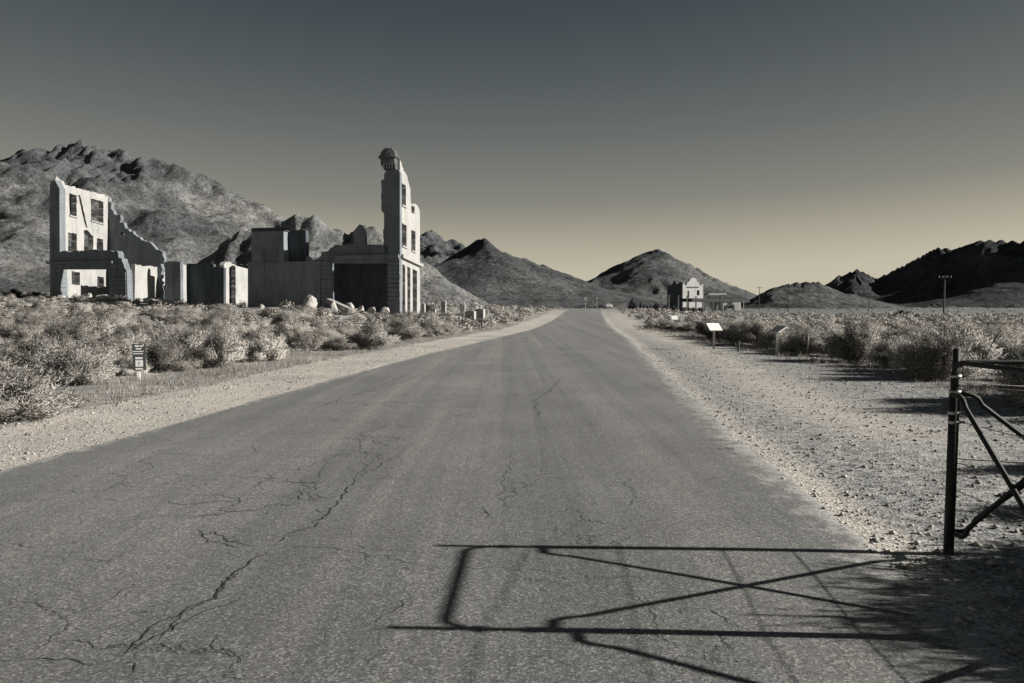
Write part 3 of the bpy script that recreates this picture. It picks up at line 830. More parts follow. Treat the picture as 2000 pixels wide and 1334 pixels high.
for i, (a, b, w, h) in enumerate([(510, 597, 14, 10), (684, 598, 22, 22), (706, 599, 16, 18), (728, 600, 20, 18), (752, 599, 26, 20), (630, 606, 22, 9), (775, 606, 16, 10), (667, 609, 24, 10)]):
    boulder(a, b, 60 - i * .2, w, h, 'pale rubble block before the bank, ' + ['small square one at the far left', 'third along from the fallen beam', 'second right of the fallen beam', 'in the middle of the row', 'large one near the tower pier', 'flat one left of the beam prop', 'flat one at the foot of the tower', 'flat one under the fallen beam'][i], 'rubble blocks before the bank')
for i, (a, b, w, h) in enumerate([(150, 578, 14, 12), (173, 579, 20, 14), (200, 583, 30, 12), (215, 592, 22, 7), (118, 580, 18, 8), (305, 583, 50, 14), (330, 588, 24, 9)]):
    boulder(a, b, 69, w, h, 'pale rubble block before the tall left shell, ' + ['second from left', 'third from left', 'wide one in the middle', 'flat one lying nearest the viewer', 'leftmost', 'widest one before the low walls', 'rightmost'][i], 'rubble before the left shell')
bt = thing('fallen_beam', 'pale slanted fallen concrete beam in front of the bank opening', 'beam')
a_, b_ = at(641, 582, 59.5), at(690, 601, 58.2)
dz_ = zg(b_.x, b_.y) + .22 - b_.z; b_.z += dz_; a_.z += dz_ * .6
mb = MB(); dv = (b_ - a_); L_ = dv.length
Mx = dv.to_track_quat('X', 'Z').to_matrix()
mb.box((a_ + b_) / 2, (L_, .5, .32), M=Mx).build('slab', M['lit_pale'], bt)
MB().box((a_ + b_) / 2 + Vector((0, .1, -.3)), (L_ * .9, .3, .2), M=Mx).build('rib', M['concrete'], bt)

# broken low stubs between the tower and the road
def stub(px0, px1, py0, py1, d, label, th=.4, m='lit_pale'):
    pl = Plane(px0, d, *TILT)
    t = thing('wall_stub', label, 'wall', (0, 0, 0))
    wall('stub', pl, [(px0, py1), (px0, py0 + 3, 1), ((px0 + px1) / 2, py0, 1), (px1, py0 + 2), (px1, py1)], th, M[m], t, jag=.06)
stub(822, 829, 592, 624, 66, 'short pale wall stub touching the foot of the tower')
stub(834, 850, 602, 622, 64, 'sloping pale wall stub below the dark snag by the tower')
stub(861, 864.5, 588, 624, 62, 'thin pale upright stone post right of the tower, left of a pair', .3)
stub(866.5, 870, 587, 624, 62, 'thin pale upright stone post right of the tower, right of a pair', .3)
stub(899, 902, 591, 618, 72, 'thin pale upright post farther behind the wire fence, left of a pair', .3)
stub(905, 907.5, 591, 618, 72, 'thin pale upright post farther behind the wire fence, right of a pair', .3)
stub(908, 926, 606, 626, 60, 'pale low wall stub behind the wire fence with a dark shrub before it', .8)
stub(926, 944, 602, 622, 62, 'crumbling pale low wall stub, right one behind the wire fence', .8)

# ------------------------------------------------------------------ depot and shelters far right
dep = thing('depot', 'distant mission-style depot with a curved gable, lit front and dark side', 'building')
PG = Plane(1333.5, 258, .7, .7)
wall('gable_front', PG, [(1333.5, 604), (1333.5, 555), (1336, 552), (1337, 557), (1341, 557), (1343, 551), (1346, 550), (1348, 545), (1352, 542.5), (1356, 542.5), (1360, 545), (1362, 550), (1365, 551), (1367, 557), (1370, 557), (1371, 553), (1373, 555), (1373, 604)], .5, M['depot'], dep,
     holes=[[(1342.5, 568), (1346, 568), (1346, 582), (1342.5, 582)], [(1361, 567), (1366, 567), (1366, 577), (1361, 577)]], jag=.02)
ledge('pediment_band', PG, (1341, 561), (1364, 561), .35, .25, M['tar'], dep)
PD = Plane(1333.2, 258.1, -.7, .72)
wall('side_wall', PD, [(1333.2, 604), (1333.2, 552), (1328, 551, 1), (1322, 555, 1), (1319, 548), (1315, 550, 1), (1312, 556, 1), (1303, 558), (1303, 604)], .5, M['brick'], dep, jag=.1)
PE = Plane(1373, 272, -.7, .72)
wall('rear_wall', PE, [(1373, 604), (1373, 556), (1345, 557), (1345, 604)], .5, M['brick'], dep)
sh = thing('depot_canopy', 'long low dark-roofed platform canopy beside the depot', 'shelter')
c0, c1 = at(1340, 586, 240), at(1452, 588, 250)
def slab(a, b, thick, depth, name, m, parent):
    mid = (a + b) / 2; dv = b - a
    return MB().box(mid, (dv.length, depth, thick), M=dv.to_track_quat('X', 'Z').to_matrix()).build(name, m, parent)
slab(c0, c1, 1.1, 6, 'roof', M['tar'], sh)
slab(at(1379, 574.5, 246), at(1414, 574.5, 248), .5, 3, 'upper_roof', M['wood'], sh)
for p in (1386, 1408): MB().tube([at(p, 575, 246.5), at(p, 586, 246.5)], .12).build('strut', M['wood'], sh)
for x0_, x1_ in ((1387, 1399), (1401, 1410), (1412, 1420), (1431, 1447)):
    PN = Plane(x0_, 243, 1, .35)
    wall('wall_panel', PN, [(x0_, 606), (x0_, 591), (x1_, 590.5), (x1_, 606)], .3, M['lit_pale'], sh, jag=.01)
for p in (1345, 1372, 1452): MB().tube([at(p, 588, 243), at(p, 606, 243)], .15).build('strut', M['wood'], sh)
for i, (px_, t_, b_) in enumerate([(1247, 592, 605), (1267, 591, 605), (1290, 578, 602), (1306.5, 577, 602), (1325, 578, 603), (1342, 579, 604), (1359, 580, 604.5), (1376, 580, 605), (1393, 580, 606), (1409.5, 580, 606)]):
    a, b = at(px_, b_ + 2, 140), at(px_, t_, 140)
    t = thing('timber_post', 'pale upright timber post, number counted along the row before the depot', 'post', (a.x, a.y, zg(a.x, a.y) - .1), 0, 'row of timber posts before the depot')
    nm = ['leftmost low', 'second from left, low', 'third from left, tall', 'fourth from left', 'fifth from left', 'sixth from left', 'seventh from left', 'third from right', 'second from right', 'rightmost']
    t['label'] = 'pale timber post, ' + nm[i] + ' in the row before the depot'
    hgt = b.z - t.location.z
    MB().box((0, 0, hgt / 2), (.22, .22, hgt)).build('shaft', M['wood'], t)
    MB().box((0, 0, hgt + .05), (.32, .32, .1)).build('post_cap', M['wood'], t)

# ------------------------------------------------------------------ utility poles
def pole(px, ytop, ybot, d, label, arm=True):
    a, b = at(px, ybot, d), at(px, ytop, d)
    z0 = min(a.z, zg(a.x, a.y)) - .2
    t = thing('utility_pole', label, 'utility pole', (a.x, a.y, z0), 0, 'utility poles')
    h = b.z - z0
    MB().tube([(0, 0, 0), (0, 0, h * .5), (0, 0, h)], .17, 8, .11).build('shaft', M['polewood'], t)
    if arm:
        c = MB().box((0, -.1, h - .35), (2.4, .1, .12)).build('crossarm', M['polewood'], t)
        for s_ in (-1.05, -.4, .4, 1.05):
            MB().tube([(s_, -.1, h - .29), (s_, -.1, h - .1)], .05, 6).build('insulator', M['greypaint'], c)
pole(1843, 538, 624, 130, 'tall dark utility pole with crossarm at the right below the mountain')
pole(1539.5, 556, 606, 210, 'dark utility pole on the left slope of the low hill')
pole(1697, 576, 614, 240, 'thin dark utility pole before the right slope of the low hill')
pole(1483, 560, 598, 290, 'faint utility pole just right of the depot canopy')
pole(1456, 566, 598, 330, 'faintest utility pole, next to the end of the depot canopy')
pole(1156.5, 558, 603, 260, 'utility pole standing at the far end of the road')

# ------------------------------------------------------------------ signs
def up_sign(px, pyb, pyt, d, w, h, tilt, yaw, label, m='white', post='wood', pw=.09):
    a = at(px, pyb, d); z0 = zg(a.x, a.y) - .03
    t = thing('information_sign', label, 'sign', (a.x, a.y, z0), 0)
    top = at(px, pyt, d).z - z0
    MB().box((0, 0, top / 2), (pw, pw, top)).build('post', M[post], t)
    Mx = Matrix.Rotation(yaw, 3, 'Z') @ Matrix.Rotation(tilt, 3, 'X')
    p = MB().box((0, -.03, top + .12), (w, h, .04), M=Mx).build('panel', M[m], t)
    return t
up_sign(1394, 683, 645, 27.5, .50, .42, math.radians(38), math.radians(12), 'bright white tilted information panel on a post at the right roadside', pw=.07)
up_sign(1317, 646, 624, 52, .44, .40, math.radians(42), math.radians(5), 'small white information panel farther up the right roadside, beside a thin post', pw=.08)
up_sign(1518, 690, 650, 25, .50, .42, math.radians(28), math.radians(-70), 'grey information panel turned edge-on, on a white post before the dark brush', m='greypaint', post='white', pw=.075)
def stake(px, pyb, pyt, d, label, r=.03, m='wood', grp=None, name='stake', cat='post'):
    a = at(px, pyb, d); z0 = zg(a.x, a.y) - .05
    h = at(px, pyt, d).z - z0
    t = thing(name, label, cat, (a.x, a.y, z0), 0, grp)
    MB().tube([(0, 0, 0), (.01, 0, h)], r, 7).build('shaft', M[m], t)
    MB().tube([(.01, 0, h), (.01, 0, h + r)], r * 1.25, 7).build('cap', M[m], t)
    return t
stake(1577, 697, 655, 24, 'short dark wooden stake right of the grey edge-on panel')
stake(1328.5, 648, 620, 50, 'thin post beside the small far white panel')
stake(1442, 690, 668, 26, 'low dark stub post between the white panel and the grey panel', .04, 'polewood')
# small trail marker on the left verge
a = flat(271, 742)
sg = thing('trail_marker', 'narrow dark marker post with white lettering bars and a white square by the left verge', 'sign', (a.x, a.y, zg(a.x, a.y) - .05), math.radians(12))
u = a.y / F
def zz(py): return at(271, py, a.y).z - sg.location.z
MB().box((0, .02, zz(706) / 2 + .1), (.06, .03, zz(706) + .2)).build('post', M['white'], sg)
bd = MB().box((.02, 0, (zz(672) + zz(723)) / 2), (24 * u, .018, zz(672) - zz(723))).build('board', M['board'], sg)
for x0_, x1_, y0_, y1_ in [(-5.5, 2, 674.5, 677.5), (3.5, 8, 674.5, 677.5), (8.8, 10.5, 672.5, 676), (-4, 6, 680, 682.5), (-9, 10, 685.5, 687.2), (-9, 9, 690, 691.6), (-5, 8, 697.5, 701.5), (-5, 8.6, 703.6, 716), (-5, 8, 718.8, 721.8)]:
    MB().box(((x0_ + x1_) / 2 * u, -.0115, (zz(y0_) + zz(y1_)) / 2), ((x1_ - x0_) * u, .003, zz(y0_) - zz(y1_))).build('print_mark', M['white'], bd)
for x0_, x1_, y0_, y1_ in [(-1, 5, 706.5, 708.5), (1, 4.5, 708.3, 713)]:
    MB().box(((x0_ + x1_) / 2 * u, -.0145, (zz(y0_) + zz(y1_)) / 2), ((x1_ - x0_) * u, .002, zz(y0_) - zz(y1_))).build('print_mark', M['greypaint'], bd)

# wire fence right of the tower
fp = []
for i, (px_, b_, t_, d_) in enumerate([(854, 640, 613, 58), (897, 651, 613, 46), (903.5, 651, 613, 46.3), (941, 648, 614, 48), (958, 643, 619, 55), (971, 641, 619, 58), (999, 637, 620, 64)]):
    nm = ['leftmost, nearest the tower', 'left one of a close pair', 'right one of a close pair', 'standing alone on the open verge', 'third from right', 'second from right', 'rightmost'][i]
    a = at(px_, b_, d_); z0 = zg(a.x, a.y) - .1; h = at(px_, t_, d_).z - z0
    t = thing('fence_post', 'thin dark steel fence post, ' + nm, 'fence post', (a.x, a.y, z0), 0, 'thin fence posts right of the bank')
    MB().tube([(0, 0, 0), (0, 0, h)], .035, 6).build('shaft', M['blacksteel'], t)
    MB().tube([(0, 0, h), (0, 0, h + .03)], .045, 6).build('cap', M['blacksteel'], t)
    fp.append(Vector((a.x, a.y, z0 + h)))
def strand(pts, r, name, label, cat, m, grp=None, sag=.02):
    out = []
    for a, b in zip(pts[:-1], pts[1:]):
        for k in range(8):
            t = k / 8; p = a.lerp(b, t); p.z -= sag * 4 * t * (1 - t); out.append(p)
    out.append(pts[-1])
    return props(MB().tube(out, r, 5).build(name, M[m], None), label, cat, grp)
strand([fp[0] - Vector((0, 0, .05)), fp[1] - Vector((0, 0, .05)), fp[2] - Vector((0, 0, .05))], .02, 'fence_rail', 'thin dark top rail between the left fence posts by the bank', 'rail', 'blacksteel')
strand([fp[2] - Vector((0, 0, .35)), fp[3] - Vector((0, 0, .3)), fp[4] - Vector((0, 0, .3)), fp[5] - Vector((0, 0, .3)), fp[6] - Vector((0, 0, .3))], .008, 'fence_wire', 'slack wire strung along the thin fence posts by the bank', 'wire', 'blacksteel')

# ------------------------------------------------------------------ things at the far road end
def car(px, py, d, rz, m, label, pickup=False):
    p = at(px, py, d)
    t = thing('parked_car', label, 'car', (p.x, p.y, zg(p.x, p.y)), rz, 'vehicles at the road end')
    prof = [(-2.1, .35), (-2.15, .8), (-1.9, .95), (-1.2, 1.0), (-.7, 1.5), (.7, 1.52), (1.3, 1.0), (2.0, .92), (2.15, .7), (2.1, .35)]
    if pickup: prof = [(-2.4, .45), (-2.45, .95), (-1.9, 1.05), (-.9, 1.1), (-.4, 1.7), (.7, 1.72), (.8, 1.1), (2.4, 1.08), (2.45, .5)]
    n = len(prof); vs = [(x, y, z) for y in (-.88, .88) for x, z in prof]
    MB().add(vs, [tuple(range(n)), tuple(range(2 * n - 1, n - 1, -1))] + [(i, (i + 1) % n, n + (i + 1) % n, n + i) for i in range(n)]).build('body', m, t)
    for s_ in (-1, 1):
        MB().box((.05, s_ * .885, 1.25), (1.3, .02, .32)).build('window', M['glass'], t)
        for x in (-1.35, 1.35): MB().tube([(x, s_ * .72, .33), (x, s_ * .93, .33)], .33, 12).build('wheel', M['rubber'], t)
car(1190, 602, 235, math.radians(80), M['carwhite'], 'white car parked at the far end of the road, right side', True)
car(1172, 601, 240, math.radians(10), M['cardark'], 'dark car parked across the far end of the road, right of the pole')
car(1141, 601, 240, math.radians(15), M['cardark'], 'dark car parked at the far end of the road, left of the pole')
sd = thing('shed', 'low distant shed with a pale roof at the road end', 'shed')
a, b = at(1194, 590, 330), at(1222, 589, 330)
slab(a, b, .5, 6, 'roof', M['lit_pale'], sd)
slab(a + Vector((.3, .2, -1.7)), b + Vector((-.3, .2, -1.7)), 2.9, 4.5, 'wall', M['greypaint'], sd)
t = stake(1143.5, 603, 590, 200, 'far white sign on a post left of the pole at the road end', .05, 'greypaint', name='road_sign', cat='sign')
MB().box((0, -.1, at(1143.5, 584, 200).z - t.location.z), (.7, .04, 1.0)).build('panel', M['white'], t)
t = stake(1166, 603, 588, 200, 'far small white sign right of the pole at the road end', .05, 'greypaint', name='road_sign', cat='sign')
MB().box((0, -.1, at(1166, 582.5, 200).z - t.location.z), (.5, .04, .5)).build('panel', M['white'], t)

# ------------------------------------------------------------------ gate corner at the right edge
A = Vector((2.82, 4.71, 0)); B = Vector((2.79, 3.46, 0)); D = Vector((4.15, 4.66, 0)); E = Vector((2.76, 2.15, 0))
for p in (A, B, D, E): p.z = zg(p.x, p.y)
def gate_post(p, h, label, slim=True):
    t = thing('gate_post', label, 'gate post', (p.x, p.y, p.z - .08), 0, 'pipe gate posts')
    lo = h * .80
    MB().tube([(0, 0, 0), (.012, 0, lo + .08)], .031, 14).build('sleeve', M['blacksteel'], t, True)
    MB().tube([(.012, 0, lo + .08), (.018, 0, h + .08)], .021, 12).build('pipe', M['blacksteel'], t, True)
    for z in (lo - .02, lo - .155, lo - .215, .86 * h):
        MB().tube([(.013, 0, z + .08), (.013, 0, z + .10)], .036, 14).build('clamp', M['steel'], t, True)
        MB().tube([(.013, 0, z + .09), (.075, -.01, z + .09)], .009, 6).build('bolt', M['steel'], t)
    return t
gate_post(A, 1.33, 'black steel pipe post with bright clamps at the right road edge')
gate_post(B, 1.36, 'black steel pipe post nearer the viewer, off the right edge, casting a long road shadow')
gate_post(D, 1.30, 'black steel pipe post at the far end of the side panel')
gate_post(E, 1.34, 'black steel pipe post nearest the viewer, outside the frame at right')
def rounded(p, q, z0, z1, r=.1, inset=.0):
    d = (q - p); d.z = 0; L = d.length; d.normalize()
    def P(s, z): return Vector((p.x + d.x * s, p.y + d.y * s, p.z + (q.z - p.z) * s / L + z))
    pts = [P(inset, z0)]
    for cx, cz, a0 in ((inset + r, z1 - r, 180), (L - inset - r, z1 - r, 90)):
        for k in range(7):
            a = math.radians(a0 - k * 15); pts.append(P(cx + r * math.cos(a), cz + r * math.sin(a)))
    pts.append(P(L - inset, z0))
    return pts, P, L
def gate_panel(p, q, label, hz=(1.04, .14), frame=True, z1=1.245):
    t = thing('pipe_gate_panel', label, 'gate', (0, 0, 0), 0, 'pipe gate panels')
    pts, P, L = rounded(p, q, .13, z1)
    if frame: MB().tube(pts, .0155, 10).build('frame', M['blacksteel'], t, True)
    for s0, s1 in ((0, L), (L, 0)):
        sg_ = 1 if s1 > s0 else -1
        off = .0
        ctl = [P(s0 + sg_ * .03, hz[0]), P(s0 + sg_ * .11, hz[0] - .004), P(s0 + sg_ * .145, hz[0] - .025), P(s0 + sg_ * .175, hz[0] - .07),
               P(s1 - sg_ * .18, hz[1] + .085), P(s1 - sg_ * .145, hz[1] + .028), P(s1 - sg_ * .105, hz[1] + .004), P(s1 - sg_ * .03, hz[1])]
        n_ = (q - p).cross(Vector((0, 0, 1))).normalized() * (.018 * sg_)
        MB().tube([c + n_ for c in ctl], .0155, 10).build('brace', M['blacksteel'], t, True)
gate_panel(A, B, 'black pipe gate panel with crossed braces beside the road, its shadow on the asphalt')
gate_panel(A, D, 'black pipe panel with crossed braces running right from the gate post')
gate_panel(B, E, 'black pipe panel nearest the viewer, shown only by its shadow', hz=(.98, .14), frame=False)
for i, (ha, hb, he) in enumerate([(1.095, 1.18, 1.22), (.865, .885, .9), (.60, .635, .66), (.42, .45, .47)]):
    nm = ['top', 'second from top', 'third from top', 'lowest'][i]
    strand([A + Vector((.03, 0, ha)), B + Vector((.03, 0, hb)), E + Vector((.03, 0, he))], .003, 'fence_wire', nm + ' wire strand strung along the gate posts beside the road', 'wire', 'steel', sag=.004)
    if i in (0, 2):
        strand([A + Vector((0, .03, ha + .02)), D + Vector((0, .03, ha - .03))], .0035, 'fence_wire', ('upper' if i == 0 else 'lower') + ' wire strand running right behind the side panel', 'wire', 'steel', sag=.012)

# ------------------------------------------------------------------ shrubs
def bush_blades(nb, seed, blade=(.025, .065), width=.0084, clumps=26, up=.35, hollow=.25):
    """vertices of nb narrow triangles forming an uneven dome of radius ~0.5 and height ~1 (unit bush)"""
    r = np.random.default_rng(seed)
    az = r.uniform(0, 2 * np.pi, clumps); el = np.arcsin(r.uniform(0.02, 1, clumps) ** .8)
    rad = r.uniform(.68, 1.05, clumps)
    lob = 1 + .18 * np.sin(az * 2 + r.uniform(0, 6)) + .10 * np.sin(az * 3 + r.uniform(0, 6))
    cc = np.stack([np.cos(az) * np.cos(el) * .46 * lob, np.sin(az) * np.cos(el) * .46 * lob, .12 + np.sin(el) * .70], -1) * rad[:, None]
    cc[:, 2] = np.maximum(cc[:, 2], .1)
    k = r.integers(0, clumps, nb)
    t = r.uniform(hollow, 1.0, nb) ** .7
    base = cc[k] * t[:, None] + r.normal(0, 1, (nb, 3)) * np.array([.048, .048, .042])
    base[:, 2] = np.abs(base[:, 2])
    out = cc[k] / np.linalg.norm(cc[k], axis=1)[:, None]
    d = out * .8 + np.array([0, 0, up]) + r.normal(0, .55, (nb, 3))
    d /= np.linalg.norm(d, axis=1)[:, None]
    L = r.uniform(*blade, nb)
    side = np.cross(d, r.normal(0, 1, (nb, 3))); side /= np.linalg.norm(side, axis=1)[:, None]
    w = width * r.uniform(.6, 1.5, nb)
    v0 = base - side * w[:, None] * .5; v1 = base + side * w[:, None] * .5; v2 = base + d * L[:, None]
    N = (base - cc[k] * .86) * 5.0 + out * .55 + np.array([0, 0, .12]) + r.normal(0, .13, (nb, 3))
    N /= np.linalg.norm(N, axis=1)[:, None]
    gn = np.cross(v1 - v0, v2 - v0)
    fl = (gn * N).sum(1) < 0
    v0[fl], v1[fl] = v1[fl].copy(), v0[fl].copy()
    V = np.stack([v0, v1, v2], 1)
    V[..., 2] = np.maximum(V[..., 2], 0.0)
    return V, N
def leaf_mesh(name, V, N, material):
    V = V.reshape(-1, 3)
    me = bpy.data.meshes.new(name)
    n3 = len(V)
    me.vertices.add(n3); me.vertices.foreach_set('co', V.astype(np.float32).ravel())
    me.loops.add(n3); me.loops.foreach_set('vertex_index', np.arange(n3, dtype=np.int32))
    me.polygons.add(n3 // 3); me.polygons.foreach_set('loop_start', np.arange(0, n3, 3, dtype=np.int32))
    me.update(calc_edges=True)
    me.normals_split_custom_set_from_vertices(np.repeat(N, 3, axis=0).astype(np.float32))
    me.materials.append(material)
    return me
def stems_mesh(seed, n=16):
    mb = MB(); r = random.Random(seed)
    for i in range(n):
        a = r.uniform(0, 6.28); e = r.uniform(.1, .48)
        p0 = Vector((math.cos(a) * .04, math.sin(a) * .04, -.03)); p2 = Vector((math.cos(a) * e, math.sin(a) * e, r.uniform(.4, .8)))
        p1 = p0.lerp(p2, .5) + Vector((r.uniform(-.05, .05), r.uniform(-.05, .05), -.04))
        mb.tube([p0, p1, p2], .012, 4, .004)
    me = bpy.data.meshes.new('stems'); me.from_pydata(mb.v, [], mb.f); me.materials.append(M['stem']); return me
NV = 7
FOL, STM = [], []
for i in range(NV):
    FOL.append(leaf_mesh('foliage', *bush_blades(24000, 100 + i, clumps=30 + 8 * (i % 4)), M['sage']))
    STM.append(stems_mesh(200 + i))
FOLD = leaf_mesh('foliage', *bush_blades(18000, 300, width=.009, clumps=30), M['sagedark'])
LODA = [bush_blades(1300, 420 + i, blade=(.05, .11), width=.024) for i in range(6)]
LODB = [bush_blades(420, 400 + i, blade=(.07, .15), width=.045) for i in range(6)]
LODC = [bush_blades(90, 450 + i, blade=(.14, .28), width=.10) for i in range(6)]

def in_ruins(x, y):
    y0 = 57.8 if x > -24.5 else 73.5 if x > -36.5 else 70.3
    return (x < -8.5) and (y0 < y < 97) and x > -47
def shrub(x, y, w, h, label, group=None, dark=False, parts=True, var=None):
    z = zg(x, y) - .02
    i = random.randrange(NV) if var is None else var
    fm = FOLD if dark else FOL[i]
    if parts:
        t = thing('sagebrush', label, 'shrub', (x, y, z), random.uniform(0, 6.28), group)
        f = link(bpy.data.objects.new('foliage', fm), t); s_ = link(bpy.data.objects.new('stems', STM[i]), t)
        t.scale = (w, w * random.uniform(.85, 1.15), h)
        return t
    o = link(bpy.data.objects.new('sagebrush', fm))
    o.location = (x, y, z); o.rotation_euler = (0, 0, random.uniform(0, 6.28)); o.scale = (w, w * random.uniform(.85, 1.15), h)
    return props(o, label, 'shrub', group)

# prominent individual shrubs
hero = []
def H(px, py, w, h, label, dark=False, group=None):
    p = flat(px, py); hero.append((p.x, p.y, w)); return shrub(p.x, p.y, w, h, label, group, dark)
H(14, 824, 1.9, 1.02, 'large pale sagebrush cut by the left edge of the picture')
H(-70, 795, 2.0, 1.15, 'pale sagebrush mostly outside the left edge')
H(160, 748, 1.8, 1.05, 'round pale sagebrush left of the small trail marker')
H(335, 724, 1.8, 1.0, 'pale sagebrush just right of the small trail marker')
H(90, 735, 1.8, 1.1, 'pale sagebrush behind the large bush at the left edge')
H(240, 714, 1.9, 1.2, 'tall sagebrush directly behind the small trail marker')
H(430, 718, 1.6, 1.2, 'sagebrush on the left verge, second right of the trail marker')
H(520, 706, 1.7, 1.2, 'sagebrush on the left verge, third right of the trail marker')
def HW(x, y, w, h, label, dark=False):
    hero.append((x, y, w)); return shrub(x, y, w, h, label, None, dark)
HW(4.95, 3.55, 2.0, 1.55, 'shrub beyond the right edge casting the big streaky shadow by the gate')
HW(5.1, 2.6, 2.0, 1.6, 'shrub beyond the right edge nearest the viewer')
HW(5.7, 3.8, 2.2, 1.8, 'tallest shrub added for shadow beyond the right edge behind the side panel')  # first of the extra unseen shrubs that thicken the shadow by the gate
HW(6.6, 3.1, 2.4, 2.1, 'tall shrub added for shadow beyond the right edge, second row behind the gate')
HW(6.9, 4.3, 2.2, 1.9, 'tall shrub added for shadow beyond the right edge, second row behind the side panel')
HW(5.3, 3.2, 1.9, 1.6, 'shrub added for shadow beyond the right edge in the middle of the clump')
HW(5.2, 4.1, 1.6, 1.35, 'shrub added for shadow beyond the right edge at the far side of the clump')
HW(4.25, 3.7, 1.2, 1.1, 'low shrub added for shadow beyond the right edge between the two panels')
HW(5.9, 2.4, 2.0, 1.8, 'shrub added for shadow beyond the right edge, second row nearest the viewer')
HW(7.8, 3.3, 2.8, 2.6, 'tallest shrub added for shadow far beyond the right edge behind the clump')
HW(7.6, 2.2, 2.6, 2.4, 'tall shrub added for shadow far beyond the right edge nearest the viewer')
HW(4.9, 3.0, 1.7, 1.35, 'shrub added for shadow beyond the right edge, inner middle of the clump')
HW(5.0, 3.85, 1.7, 1.3, 'shrub added for shadow beyond the right edge, inner far side of the clump')
HW(6.1, 3.5, 2.2, 1.9, 'shrub added for shadow beyond the right edge, second row middle of the clump')
HW(9.4, 15.9, 1.8, 1.3, 'dark-sided sagebrush standing forward of the row behind the gate post')
HW(8.9, 12.2, 1.8, 1.3, 'sagebrush at the right edge standing forward on the gravel')
HW(4.35, 2.1, 1.5, 1.2, 'low shrub beyond the right edge beside the nearest pipe panel')
HW(4.2, 3.1, 1.3, 1.0, 'low shrub beyond the right edge close behind the gate panel')
HW(4.7, 4.2, 1.3, 1.1, 'small shrub beyond the right edge behind the side panel')
HW(5.6, 7.0, .9, .62, 'small low shrub right of the gate post on the gravel')
HW(4.6, 5.55, .8, .55, 'tiny low shrub behind the gate panel')
HW(8.5, 11.3, 1.7, 1.45, 'sagebrush at the right edge above the side panel')
HW(9.9, 12.4, 1.7, 1.4, 'sagebrush at the right edge, farther into the brush')
HW(10.3, 17.0, 2.0, 1.55, 'dark-sided sagebrush behind the top of the gate post')
HW(9.2, 8.9, 1.6, 1.3, 'sagebrush beyond the right edge past the gate')
HW(10.2, 21.5, 2.1, 1.5, 'big dark-sided sagebrush right of the short wooden stake')
HW(10.7, 26.2, 2.6, 1.25, 'wide dark sagebrush behind the grey edge-on panel')
p = flat(1763, 621); HW(float(at(1763, 618, 110).x), 110, 2.4, 1.6, 'dark round bush alone on the flat before the low hill', True)
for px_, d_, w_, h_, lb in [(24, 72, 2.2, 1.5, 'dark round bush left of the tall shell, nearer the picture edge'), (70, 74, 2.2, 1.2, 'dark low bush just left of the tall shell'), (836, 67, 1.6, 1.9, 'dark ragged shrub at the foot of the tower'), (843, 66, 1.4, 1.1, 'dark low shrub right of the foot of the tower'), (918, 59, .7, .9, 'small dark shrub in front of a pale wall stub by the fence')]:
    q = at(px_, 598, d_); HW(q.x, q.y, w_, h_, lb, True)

for i, (px_, d_, w_, h_) in enumerate([(1238, 150, 2.2, 1.8), (1252, 165, 2.6, 2.3), (1268, 150, 2.0, 1.7), (1283, 175, 3.0, 2.7), (1300, 160, 2.4, 2.0), (1316, 170, 2.6, 2.2), (1332, 180, 2.8, 2.0), (1236, 240, 3.4, 5.5), (1341, 205, 3.4, 2.1), (1354, 208, 3.4, 1.9), (1368, 205, 3.4, 2.0)]):  # last three bushes are added to darken the bright foot of the depot
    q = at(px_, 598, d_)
    HW(q.x, q.y, w_, h_, 'dark bush at the depot, ' + ['leftmost of the row', 'second in the row', 'third in the row', 'tallest in the middle of the row', 'fifth in the row', 'second last in the row', 'last, nearest the depot', 'thin tall one standing behind the row', 'added to darken the left foot of the lit gable', 'added to darken the middle foot of the lit gable', 'added to darken the right foot of the lit gable'][i], True)
# the field of brush
cand = []
def field(y0, y1, cell, xlo, xhi, dens, size):
    y = y0
    while y < y1:
        x = xlo(y)
        while x < xhi(y):
            X = x + random.uniform(-.48, .48) * cell; Y = y + random.uniform(-.48, .48) * cell
            x += cell
            if Y < 5: continue
            if not (-0.705 * Y - 3 < X < 0.705 * Y + 5): continue
            n = float(vnoise(np.array([X / 5]), np.array([Y / 5]), 77)[0])
            if random.random() > dens + n * .5 - (.22 if X > 0 and Y > 24 else 0): continue
            ll, rr = float(xl(Y)) - X, X - float(xr(Y))
            cl = float(vnoise(np.array([X / 2.3]), np.array([Y / 2.3]), 78)[0])
            if ll > 0:
                if ll < 2.9 + cl * 1.0 + (1.9 if Y < 19 else 0.8 if Y < 26 else 0): continue
            elif rr > 0:
                lim = max(10.1 - float(xr(Y)), 2.6 if Y > 45 else 3.4) + cl * 1.0
                if rr < lim: continue
            else: continue
            if in_ruins(X, Y): continue
            w = size * random.choice((.55, .75, .9, 1.0, 1.25)) * random.uniform(.85, 1.15); h = w * random.uniform(.5, .78)
            if rr > 0: h = min(h, 1.0 if Y < 35 else .75)
            elif Y > 30: h *= .72
            elif rr < 0: h *= .88
            if any((X - a) ** 2 + (Y - b) ** 2 < (.38 * (c + w)) ** 2 for a, b, c in hero): continue
            cand.append((X, Y, w, h))
        y += cell
for k in range(24):                        # front row beyond the right gravel
    Y = 8.6 + k * 1.35 + random.uniform(-.4, .4)
    X = max(10.1, float(xr(Y)) + 3.6) + random.uniform(-.35, .7) - (0.9 if Y < 13 else 0)
    if any((X - a) ** 2 + (Y - b) ** 2 < 1.0 for a, b, c in hero): continue
    w = random.uniform(1.6, 2.3); hero.append((X, Y, w * .7)); cand.append((X, Y, w, random.uniform(.9, 1.25)))
